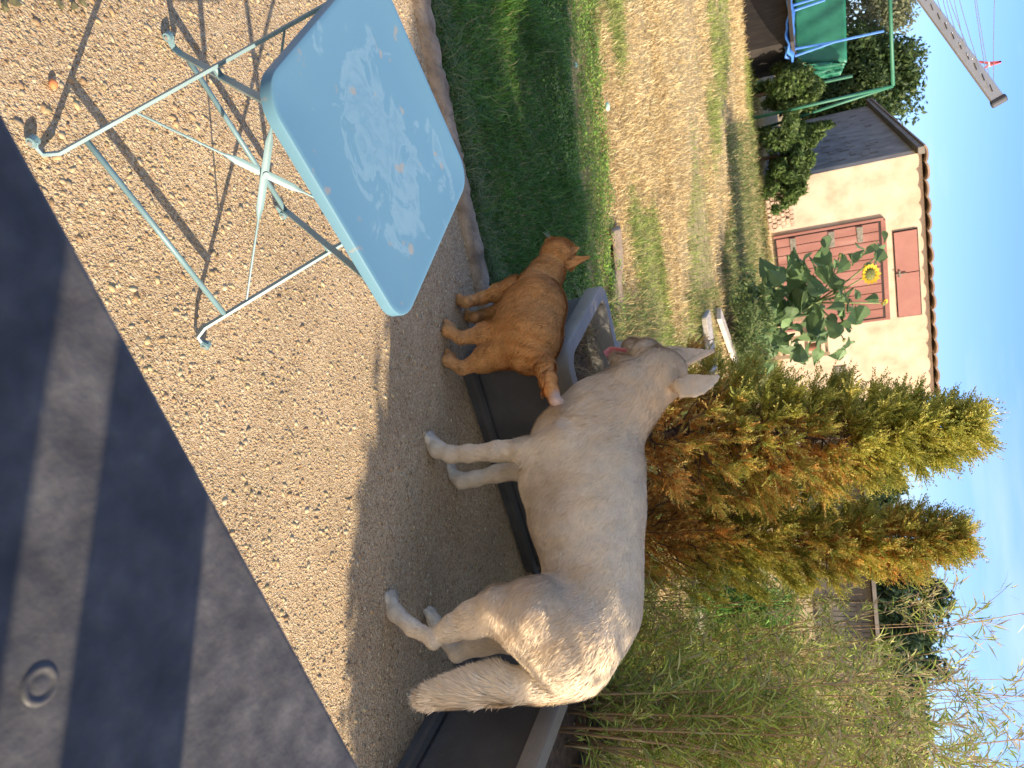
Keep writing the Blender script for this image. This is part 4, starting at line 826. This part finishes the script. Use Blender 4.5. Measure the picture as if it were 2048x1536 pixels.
# ================================================================ CONIFERS
def conifer(base, top, rw, nb, label, seed, dead=.5):
    r = np.random.default_rng(seed); base = np.array(base, float); top = np.array(top, float); Hh = top[2]-base[2]
    o = empty('conifer', base, label, 'conifer', 'browning conifers behind the dog')
    mb = MB(); ax_ = lambda t: base+(top-base)*t+np.array([.02*math.sin(t*5+seed), .01*math.cos(t*4), 0])
    mb.tube([ax_(t) for t in np.linspace(0, .97, 12)], [.018*(1-t*.9)+.002 for t in np.linspace(0, .97, 12)], 7)
    tw_p = []; tw_d = []; tw_t = []
    for i in range(nb):
        t = .04+.94*(i/nb)**.85; a = i*2.4+r.uniform(-.4, .4); R_ = rw*min((1.03-t)**.68, (1.04-t)*1.7)*r.uniform(.55, 1.15)*(1 if t > .12 else .8); rise = R_*r.uniform(.45, 1.05)*(1 if t < .75 else 1.6)+.02
        s_ = ax_(t); e_ = s_+np.array([math.cos(a)*R_, math.sin(a)*R_, rise]); e_[2] = min(e_[2], top[2]-.10-2.6*math.hypot(e_[0]-s_[0], e_[1]-s_[1]))
        if e_[2] < s_[2]+.01: e_[2] = s_[2]+.01
        mid_ = s_*.5+e_*.5+np.array([math.cos(a), math.sin(a), -.8])*R_*.14
        if i % 2 == 0 or t < .5: mb.tube([s_, mid_, e_], [.0042, .003, .001], 4)
        n_ = int(24+40*R_/rw)
        u = .12+.88*r.random(n_)**.8; p = (1-u)[:, None]**2*s_+2*((1-u)*u)[:, None]*mid_+(u**2)[:, None]*e_
        dirb = (e_-s_)/np.linalg.norm(e_-s_); dv = dirb+r.normal(0, .42, (n_, 3))+np.array([0, 0, .55]); dv /= np.linalg.norm(dv, axis=1)[:, None]
        tw_p.append(p); tw_d.append(dv); tw_t.append(np.stack([np.full(n_, t), u], -1))
    for (c_x, c_y, t0_) in ((0, 0, .84), (.05, .02, .78), (-.06, -.02, .76), (.02, -.07, .72)):   # leader and side spires
        n_ = 60; u = r.random(n_); q0 = ax_(t0_)+np.array([c_x, c_y, 0]); q1 = top+np.array([c_x, c_y, -.05-1.7*math.hypot(c_x, c_y)*1.6]); p_ = q0+(q1-q0)*u[:, None]+r.normal(0, 1, (n_, 3))*(.018*(1-u))[:, None]
        dv = np.array([0, 0, 1.])+r.normal(0, .42, (n_, 3))*(1-.5*u)[:, None]; dv /= np.linalg.norm(dv, axis=1)[:, None]; tw_p.append(p_); tw_d.append(dv); tw_t.append(np.stack([np.full(n_, .95), np.full(n_, .8)], -1))
    mb.build('trunk', barkmat, o, smooth=True)
    p = np.concatenate(tw_p); d = np.concatenate(tw_d); tt = np.concatenate(tw_t); n_ = len(p); K = 20
    Lt = .075*r.uniform(.5, 1.3, n_); j = np.repeat(np.arange(n_), K); s = np.tile(np.linspace(0, 1, K), n_); base_p = p[j]+d[j]*(Lt[j]*s)[:, None]
    side = r.normal(size=(n_, 3)); side = np.cross(d, side); side /= np.linalg.norm(side, axis=1)[:, None]; sg = np.where(np.arange(n_*K) % 2, 1, -1)
    ld = d[j]*.9+side[j]*(sg*r.uniform(.3, .9, n_*K))[:, None]+r.normal(0, .12, (n_*K, 3)); ld /= np.linalg.norm(ld, axis=1)[:, None]
    Ll = (.017*(1.15-.6*s)*r.uniform(.6, 1.4, n_*K))[:, None]; b = np.cross(ld, r.normal(size=(n_*K, 3))); b /= np.linalg.norm(b, axis=1)[:, None]; wv = b*.0023
    V = np.stack([base_p-wv*.5, base_p+ld*Ll*.5+wv, base_p+ld*Ll, base_p+ld*Ll*.5-wv], 1).reshape(-1, 3)
    g = np.clip(.95*tt[:, 0]**.9+.62*tt[:, 1]-dead-.02+.2*r.normal(size=n_)+.35*n3(p, 7, seed), 0, 1)[j]
    green = np.array([[.52, .48, .09], [.64, .56, .13], [.33, .35, .07]])[r.integers(0, 3, n_)][j]; brown = np.array([[.90, .52, .13], [.74, .36, .09], [.95, .68, .22], [.48, .22, .06]])[r.integers(0, 4, n_)][j]
    col = green*sstep(.2, .6, g)[:, None]+brown*(1-sstep(.2, .6, g))[:, None]; col *= r.uniform(.75, 1.2, (len(col), 1))
    nmesh('crown', V, 4*np.arange(n_*K)[:, None]+np.array([[0, 1, 2, 3]]), leafmat, o, col=np.repeat(np.clip(col, 0, 1), 4, 0))
    return o
t1c = D(1972, 852, 3.02); b1c = D(1200, 880, 3.02); b1c[2] = .29
conifer(b1c, t1c, .365, 290, 'taller conifer turning orange-brown inside, rising behind the dog\'s neck', 11, .38)
t2c = D(1946, 1072, 3.25); b2c = D(1260, 1062, 3.25); b2c[2] = -.04
conifer(b2c, t2c, .33, 260, 'shorter conifer, rust brown at its foot, rising behind the dog\'s back', 23, .42)

# ================================================================ BAMBOO
def bamboo(base, n_st, h, spreadv, label, seed, leafn=26):
    r = np.random.default_rng(seed); o = empty('bamboo_clump', base, label, 'bamboo', 'bamboo clumps in the right-hand trough'); base = np.array(base)
    mb = MB(); LP = []; LD = []; LL = []; LC = []
    for i in range(n_st):
        b = base+np.array([r.normal()*spreadv[0], r.normal()*spreadv[1], 0]); hh = h*r.uniform(.6, 1.12); ln = np.array([r.normal()*.11+.03, r.normal()*.12, 1])
        pts = [b+ln*hh*t+np.array([0, 0, 0])+np.array([ln[0], ln[1], -.1])*hh*.35*t*t for t in np.linspace(0, 1, 8)]
        mb.tube(pts, [.0042*(1-.8*t) for t in np.linspace(0, 1, 8)], 5)
        for q in range(12):
            t = r.uniform(.03, 1); k = min(int(t*7), 6); f = t*7-k; s_ = pts[k]*(1-f)+pts[k+1]*f; a = r.uniform(0, 6.28); l = r.uniform(.10, .30)*(1.1-.5*t); e_ = s_+np.array([math.cos(a)*l*.8, math.sin(a)*l*.8, l*r.uniform(.4, 1.1)])
            mb.tube([s_, (s_+e_)/2+np.array([0, 0, .01]), e_], [.0013, .001, .0007], 4)
            m_ = int(leafn*r.uniform(.5, 1.2)); u = r.random(m_); LP.append(s_+(e_-s_)*u[:, None]+r.normal(0, .006, (m_, 3))); dv = (e_-s_)/l+r.normal(0, .75, (m_, 3))+np.array([0, 0, .1]); LD.append(dv/np.linalg.norm(dv, axis=1)[:, None]); LL.append(r.uniform(.035, .10, m_)*(.9 if t < .8 else .7)); LC.append(np.full(m_, t))
    mb.build('stems', M('bamboo_cane', [(.3, (.38, .19, .09)), (.7, (.45, .33, .15))], 5, .5), o, smooth=True)
    P = np.concatenate(LP); Dv = np.concatenate(LD); L_ = np.concatenate(LL)[:, None]; n_ = len(P); T = np.concatenate(LC)
    b = np.cross(Dv, r.normal(size=(n_, 3))); b /= np.linalg.norm(b, axis=1)[:, None]; w = b*.0027
    V = np.stack([P, P+Dv*L_*.4+w, P+Dv*L_+np.array([0, 0, -.12])*L_, P+Dv*L_*.4-w], 1).reshape(-1, 3)
    gr = np.array([[.34, .42, .07], [.50, .56, .13], [.20, .27, .06], [.60, .56, .24], [.50, .38, .22]]); ci = np.array([r.choice(5, p=([.3, .34, .22, .09, .05] if t < .7 else [.16, .16, .2, .2, .28])) for t in T])
    nmesh('leaves', V, 4*np.arange(n_)[:, None]+np.array([[0, 1, 2, 3]]), leafmat, o, col=np.repeat(np.clip(gr[ci]*r.uniform(.85, 1.35, (n_, 1)), 0, .9), 4, 0))
    return o
o_, c, dx, nx = pb_
for i, (u, v, ns, hh, lab) in enumerate(((-.35, .08, 20, 1.0, 'low leafy bamboo in the far end of the trough beside the dog\'s rump'), (-.18, .03, 16, 1.3, 'nearest bamboo, rising from the trough at the right edge of the picture'))):
    p = c+dx*u+nx*v; p[2] = .30; bamboo(p, ns, hh, (.05, .05), lab, 40+i)
for i, (x_, y_, ns, hh, lab) in enumerate(((1.04, 3.0, 6, .95, 'thin bamboo nearest the shorter conifer, on the ground behind the trough'), (1.22, 2.80, 32, 1.8, 'dense bamboo on the ground just behind the trough rim'), (1.62, 2.95, 30, 2.1, 'tallest bamboo, its tips leaving the top of the picture at the right'), (1.30, 3.5, 40, 1.7, 'furthest bamboo, filling the gap behind the other clumps'))):
    bamboo((x_, y_, -.04), ns, hh, (.10, .10), lab, 60+i)

# ================================================================ SUNFLOWER and beds
def sunflower(base, label):
    base = np.array(base, float); Yd = base[1]; o = empty('sunflower', base, label, 'sunflower'); r = np.random.default_rng(5)
    st = M('sunflower_stem', [(.16, .22, .07), (.26, .32, .12)], 8, .6); mb = MB()
    main = [base, D(1560, 650, Yd), D(1630, 606, Yd), D(1690, 588, Yd)]; mb.tube(main, [.03, .024, .016, .01], 7)
    tips = [(D(1738, 548, Yd-.1), 1), (D(1768, 606, Yd), .45), (D(1688, 680, Yd), 0), (D(1762, 505, Yd), 0), (D(1680, 510, Yd), 0)]
    for e_, _ in tips: mb.tube([main[2], (main[2]+e_)/2+np.array([0, 0, .05]), e_], [.012, .01, .008], 6)
    mb.build('stem', st, o, smooth=True)
    # big heart-shaped leaves, each cupped
    V = []; F = []; cols = []
    pxs = [(1500, 590), (1530, 610), (1545, 560), (1580, 600), (1600, 560), (1625, 560), (1650, 530), (1660, 575), (1645, 610), (1620, 640), (1590, 640), (1560, 655), (1530, 660), (1500, 640), (1490, 680), (1520, 690), (1555, 690), (1590, 670), (1610, 600), (1690, 570), (1720, 600), (1690, 625), (1660, 655), (1640, 680), (1700, 680), (1600, 700), (1570, 620), (1540, 640), (1515, 625), (1650, 505), (1760, 498), (1740, 512), (1700, 530), (1680, 600), (1480, 620), (1470, 650), (1500, 715), (1530, 725), (1585, 560), (1560, 585)]
    for q, (px_, py_) in enumerate(pxs*6):
        c0 = D(px_+r.normal()*13, py_+r.normal()*13, Yd+r.uniform(-.45, .45)); L_ = r.uniform(.17, .33)*(.75 if px_ > 1670 else 1)
        a_ = np.array([r.normal()*.9, r.normal()*.9, -.5+r.normal()*.4]); a_ /= np.linalg.norm(a_); s_ = np.cross(a_, r.normal(size=3)+np.array([0, -.8, .6])); s_ /= np.linalg.norm(s_); n_ = np.cross(a_, s_)
        b = len(V); prof = [(0, 0), (.08, .3), (.3, .42), (.6, .27), (1, 0)]
        for (t_, w_) in prof: V += [c0+a_*L_*t_-n_*L_*.3*t_*t_, c0+a_*L_*t_+s_*L_*w_+n_*L_*.10-n_*L_*.3*t_*t_, c0+a_*L_*t_-s_*L_*w_+n_*L_*.10-n_*L_*.3*t_*t_]
        for k in range(4): F += [(b+3*k, b+3*k+1, b+3*k+4, b+3*k+3), (b+3*k, b+3*k+3, b+3*k+5, b+3*k+2)]
        cols += [np.array([.15, .23, .095])*r.uniform(.7, 1.5)]*15
    nmesh('leaves', V, np.array(F), leafmat, o, col=np.array(cols))
    ym = M('sunflower_petal', [(.80, .50, .02), (.85, .62, .05)], 9, .6, trans=.3); bm_ = M('sunflower_disc', [(.10, .12, .03), (.2, .2, .06)], 30, .9, bump=.6)
    for (c0, k) in tips:
        R0 = .085*max(k, .35); dv = np.array([.1, -.6, .45]) if k == 1 else np.array([.4, -.4, .8]); R_ = frame(np.cross(dv, [1, 0, .3]), dv/np.linalg.norm(dv))
        hd = blob('flower_head', c0, (R0, R0, R0*.55), bm_, o, R_)
        if k > 0:
            mb = MB(); np_ = 26 if k == 1 else 9
            for i in range(np_):
                a = 6.283*i/np_*(1 if k == 1 else .5); d_ = R_@np.array([math.cos(a), math.sin(a), .15+.2*(i % 2)]); t_ = R_@np.array([-math.sin(a), math.cos(a), 0]); L_ = R0*.85*r.uniform(.8, 1.1)
                mb.add([c0+d_*R0*.8, c0+d_*(R0*.9+L_*.45)+t_*.027, c0+d_*(R0*.8+L_), c0+d_*(R0*.9+L_*.45)-t_*.027], [(0, 1, 2, 3)])
            mb.build('petals', ym, hd)
    return o
sb = D(1480, 655, 11.); sb[2] = -.04
sunflower((sb[0], 11., -.04), 'tall sunflower with one open yellow head in front of the red shed door')
# pallet shelf behind the sunflower
wood = M('pale_timber', [(.42, .27, .14), (.58, .42, .26)], 6, .85, stretch=(1, 1, 6)); greyw = M('silvered_board', [(.3, (.38, .33, .28)), (.7, (.58, .52, .45))], 5, .9, stretch=(6, 1, 1), bump=.3)
pl = empty('timber_rack', D(1560, 668, 15.5)*[1, 1, 0], 'low rack of pale timber against the shed wall right of the door', 'rack')
x0 = D(1600, 640, 15.5)[0]; x1 = D(1600, 712, 15.5)[0]
for z_ in (.35, .75, 1.1): mb = MB(); mb.box([(x0+x1)/2, 15.6, z_-.1], [x1-x0, .5, .05]); mb.build('shelf', wood, pl)
for xx in (x0, (x0+x1)/2, x1): mb = MB(); mb.box([xx, 15.32, .5], [.07, .05, 1.1]); mb.build('post', wood, pl)
pt = []
for i, (xx, col_) in enumerate(((.2, (.35, .36, .38)), (.5, (.3, .5, .6)), (.78, (.32, .14, .08)))):
    p = np.array([x0+(x1-x0)*xx, 15.5, .68]); mb = MB(); mb.tube([p, p+np.array([0, 0, .2])], [.07, .09], 14); mb.tube([p+np.array([0, 0, .2]), p+np.array([0, 0, .225])], [.1, .1], 14)
    tag(mb.build('flower_pot', M('pot', [tuple(.8*c for c in col_), col_], 5, .7), smooth='auto'), ['grey flower pot on the timber rack', 'pale blue flower pot on the timber rack', 'brown flower pot on the timber rack'][i], 'flower pot')
# boards lying in the garden
for i, (pA_, pB_, w, lab) in enumerate(((( 1405, 628), (1420, 745), .30, 'silvery board lying in the weeds beyond the dog\'s ears'), ((1432, 628), (1470, 735), .14, 'narrow grey plank behind the wider board beyond the dog\'s ears'), ((1392, 1195), (1398, 1345), .42, 'wide pale board on the ground seen between conifer and bamboo'), ((1440, 965), (1452, 1035), .35, 'pale board on the ground seen between the two conifers'))):
    a = G(*pA_); b = G(*pB_); R_ = frame(b-a); mb = MB(); mb.box((a+b)/2+np.array([0, 0, .03]), (np.linalg.norm(b-a), w, .05), R_, .006)
    tag(mb.build('board', greyw), lab, 'board')
a = G(1234, 455); b = G(1246, 650); mb = MB(); m_ = 24
pth = [a+(b-a)*t+np.array([0, .03*math.sin(t*7), -.01]) for t in np.linspace(0, 1, m_)]
mb.tube(pth, [(.10+.02*math.sin(i*.45)+.01*math.cos(i*.8), .014) for i in range(m_)], 12, flat=(0, 0, 1)); tag(mb.build('earth_mound', M('bare_earth', [(.30, .21, .13), (.46, .34, .22)], 12, .95, bump=.8), smooth=True), kind='structure')
# green shrub between second conifer and bamboo
def shrub(name, c, rad, N, size, cols, label, asp=.16, cat='shrub'):
    o = empty(name, (c[0], c[1], -.04), label, cat); V, F, col = leaves(cloud(c, rad, N, 26, .4, .25), N, size, cols, asp=asp); nmesh('crown', V, F, leafmat, o, col=col)
    mb = MB()
    for k in range(9): e_ = np.array(c)+rng.normal(size=3)*np.array(rad)*.5; mb.tube([(c[0]+rng.normal()*.04, c[1], -.05), (np.array([c[0], c[1], 0])+e_)/2, e_], [.012, .009, .003], 5)
    mb.build('trunk', barkmat, o)
cs = D(1480, 1235, 6.2); shrub('laurel_shrub', cs, (.42, .4, .42), 5200, .10, [(.10, .22, .04), (.17, .32, .06), (.24, .40, .09)], 'bright green narrow-leaved shrub between the shorter conifer and the bamboo')
cs = D(1465, 880, 7.5); shrub('pumpkin_plant', cs, (.35, .35, .25), 500, .16, [(.10, .18, .04), (.15, .24, .06)], 'broad-leaved garden plant seen between the two conifers', .7, 'plant')
cs = D(1500, 640, 9.5); shrub('flowering_herb', cs, (.55, .4, .22), 2600, .07, [(.13, .2, .06), (.2, .26, .1), (.16, .23, .07), (.22, .25, .1)], 'low bushy green herb bed left of the sunflower foot', .3, 'plant')
# small pale green plastic scraps on the lawn
for (px_, py_, s_, lab) in ((1215, 213, .028, 'pale green crumpled plastic scrap on the edge of the dry grass'), (1152, 130, .014, 'tiny white plastic scrap in the clover')):
    p = G(px_, py_, .03); b = blob('plastic_scrap', p, (s_, s_*.7, s_*.5), M('pale_plastic', [(.45, .70, .50), (.62, .82, .66)], 30, .5, bump=.5)); 
    tag(b, lab, 'litter')
# orange stone, leaves and a twig on the terrace
p = G(107, 168, .006); blob_ = blob('orange_stone', p, (.009, .007, .006), M('terracotta_chip', [(.62, .20, .07), (.72, .27, .10)], 40, .7)); tag(blob_, 'small orange terracotta chip lying on the terrace at the lower left', 'stone')
lf_m = M('dry_leaf', [(.10, .10, .05), (.20, .17, .08)], 20, .8)
for i, (px_, py_) in enumerate(((10, 12), (32, 6), (120, 8), (148, 12), (165, 4))):
    p = G(px_, py_, .008); a = rng.uniform(0, 6.28); u = np.array([math.cos(a), math.sin(a), .15]); v = np.array([-math.sin(a), math.cos(a), .1]); mb = MB(); L_ = .011
    mb.add([p-u*L_, p-u*L_*.3+v*L_*.5+[0, 0, .004], p+u*L_*.4+v*L_*.4, p+u*L_, p+u*L_*.4-v*L_*.4, p-u*L_*.3-v*L_*.5+[0, 0, .004]], [(0, 1, 2, 3, 4, 5)])
    mb.add([q_-[0, 0, .001] for q_ in [p-u*L_, p-u*L_*.3+v*L_*.5, p+u*L_*.4+v*L_*.4, p+u*L_, p+u*L_*.4-v*L_*.4, p-u*L_*.3-v*L_*.5]], [(5, 4, 3, 2, 1, 0)])
    tag(mb.build('fallen_leaf', lf_m), 'dark fallen leaf on the terrace in the far lower left corner', 'leaf', 'fallen leaves in the terrace corner')

# ================================================================ ROTARY CLOTHES DRYER (only one arm reaches into the picture)
alu = M('aluminium', [(.72, .72, .72), (.80, .80, .80)], 9, .45, metal=.05); dkp = M('dark_plastic', [(.06, .06, .07), (.09, .09, .10)], 9, .5)
ae = D(1996, 200, 2.35); ai_ = D(1850, 0, 2.55); adir = (ai_-ae)/np.linalg.norm(ai_-ae); hub = ae+adir*1.35
dry = empty('clothes_dryer', (hub[0], hub[1], -.04), 'aluminium arm of a rotary clothes dryer with strung lines against the sky', 'clothes dryer')
R_ = frame(adir, (0, -.3, 1)); mb = MB(); mb.box((ae+hub)/2, (np.linalg.norm(hub-ae), .013, .032), R_, .003); arm = mb.build('arm', alu, dry)
mb = MB(); mb.box(ae-adir*.004, (.016, .019, .038), R_, .003); mb.build('end_cap', dkp, arm)
mb = MB()
for k in range(11): p = ae+adir*(.04+.045*k)+R_[:, 1]*(-.0075 if R_[1, 1] > 0 else .0075); mb.tube([p-adir*.012, p+adir*.012+R_[:, 2]*.004], .0012, 5)
mb.build('line_hooks', dkp, arm)
other = ae+np.array([-2.2, .9, .25]); hb_ = hub+np.array([0, 0, 0])
mb = MB(); mb.tube([(hub[0], hub[1], -.04), hub+np.array([0, 0, .1])], .022, 12); mb.build('mast', alu, dry, smooth=True)
mb = MB(); mb.box((hub+other)/2, (np.linalg.norm(hub-other), .013, .032), frame(hub-other)); mb.build('arm', alu, dry)
wl = M('white_cord', [(.72, .72, .72), (.8, .8, .8)], 5, .5)
ends = [(1998, 0), (1962, 0), (1958, -4), (1928, 0), (1917, 0), (1908, 0), (1902, 0), (1895, 0), (1884, 0)]; sts = [(1987, 176), (1983, 182), (1976, 172), (1962, 146), (1935, 110), (1945, 118), (1920, 88), (1905, 66), (1893, 46)]
for (a, b) in zip(sts, ends):
    p = D(*a, 2.36); q = D(*b, 2.62); q = p+(q-p)*2.6; mb = MB(); mb.tube([p+(q-p)*t-np.array([0, 0, .03*math.sin(math.pi*t)*.4]) for t in np.linspace(0, 1, 7)], .0012, 5); mb.build('line', wl, dry)
cp = D(1976, 129, 2.43); rp2 = M('red_plastic', [(.62, .10, .10), (.72, .16, .15)], 5, .4)
cpe = empty('clothes_peg', cp, 'red and white clothes peg clipped on the dryer line', 'clothes peg'); mb = MB()
for s_ in (-1, 1): mb.tube([cp+np.array([.0, 0, .030]), cp+np.array([.004*s_, 0, .0]), cp+np.array([.016*s_, 0, -.030])], [(.0045, .003)]*3, 4)
mb.build('peg_halves', rp2, cpe)
mb = MB(); mb.tube([cp+np.array([-.006, 0, .002]), cp+np.array([.006, 0, .002])], .004, 8); mb.build('spring', alu, cpe)

# ================================================================ ADDED SHADE CASTERS right of the frame, shaped to the wanted shadows
scr = empty('shade_screen', (3.2, 1.5, 0), 'added unseen shade screen, cut out to shade the terrace and the dog', 'screen')
poly = [(1.03, -.05), (1.0, 1.17), (.95, 1.47), (1.05, 1.57), (1.21, 1.62), (1.22, 1.93), (1.11, 2.03), (1.12, 2.15), (1.17, 2.7), (1.68, 2.7), (1.72, 1.95), (2.1, 1.5), (2.3, 1.3), (2.32, -.05)]  # outline cut so its shade covers dog and terrace, gap lights the rump
mb = MB(); mb.prism(poly, 3.2, 3.25, lambda a, b, h: (h, a, b)); mb.build('panel', wood, scr)
LPs = []
for i in range(len(poly)):
    a = np.array(poly[i]); b = np.array(poly[(i+1) % len(poly)]); n_ = int(60*np.linalg.norm(b-a)*3); t = rng.random(n_)[:, None]; q = a+(b-a)*t+rng.normal(0, .022, (n_, 2)); LPs.append(np.stack([3.2+rng.normal(0, .05, n_), q[:, 0], q[:, 1]], -1))
LPs.append(np.stack([3.2+rng.normal(0, .05, 36), rng.uniform(1.0, 1.2, 36), rng.uniform(1.55, 2.0, 36)], -1))
LPs = np.concatenate(LPs); V, F, col = leaves(LPs, len(LPs), .05, MG+DG, asp=.7); nmesh('edge_leaves', V, F, leafmat, scr, col=col)  # leaves fringing the outline and gap of the added screen
pg = empty('stripe_casters', (.8, -.6, 0), 'added unseen timber uprights that stripe the dark table with shade', 'stripe_casters')  # unseen uprights added to throw the shade bands on the dark table
mb = MB(); mb.box([.8, .219, .85], [.02, .096, 1.7]); mb.build('post', wood, pg)  # added upright for the dark stripe across the near table
mb = MB(); mb.box([.8, .121-.6, .85], [.02, 1.2, 1.7]); mb.build('shade_boards', wood, pg)  # added boards that shade the near part of the dark table
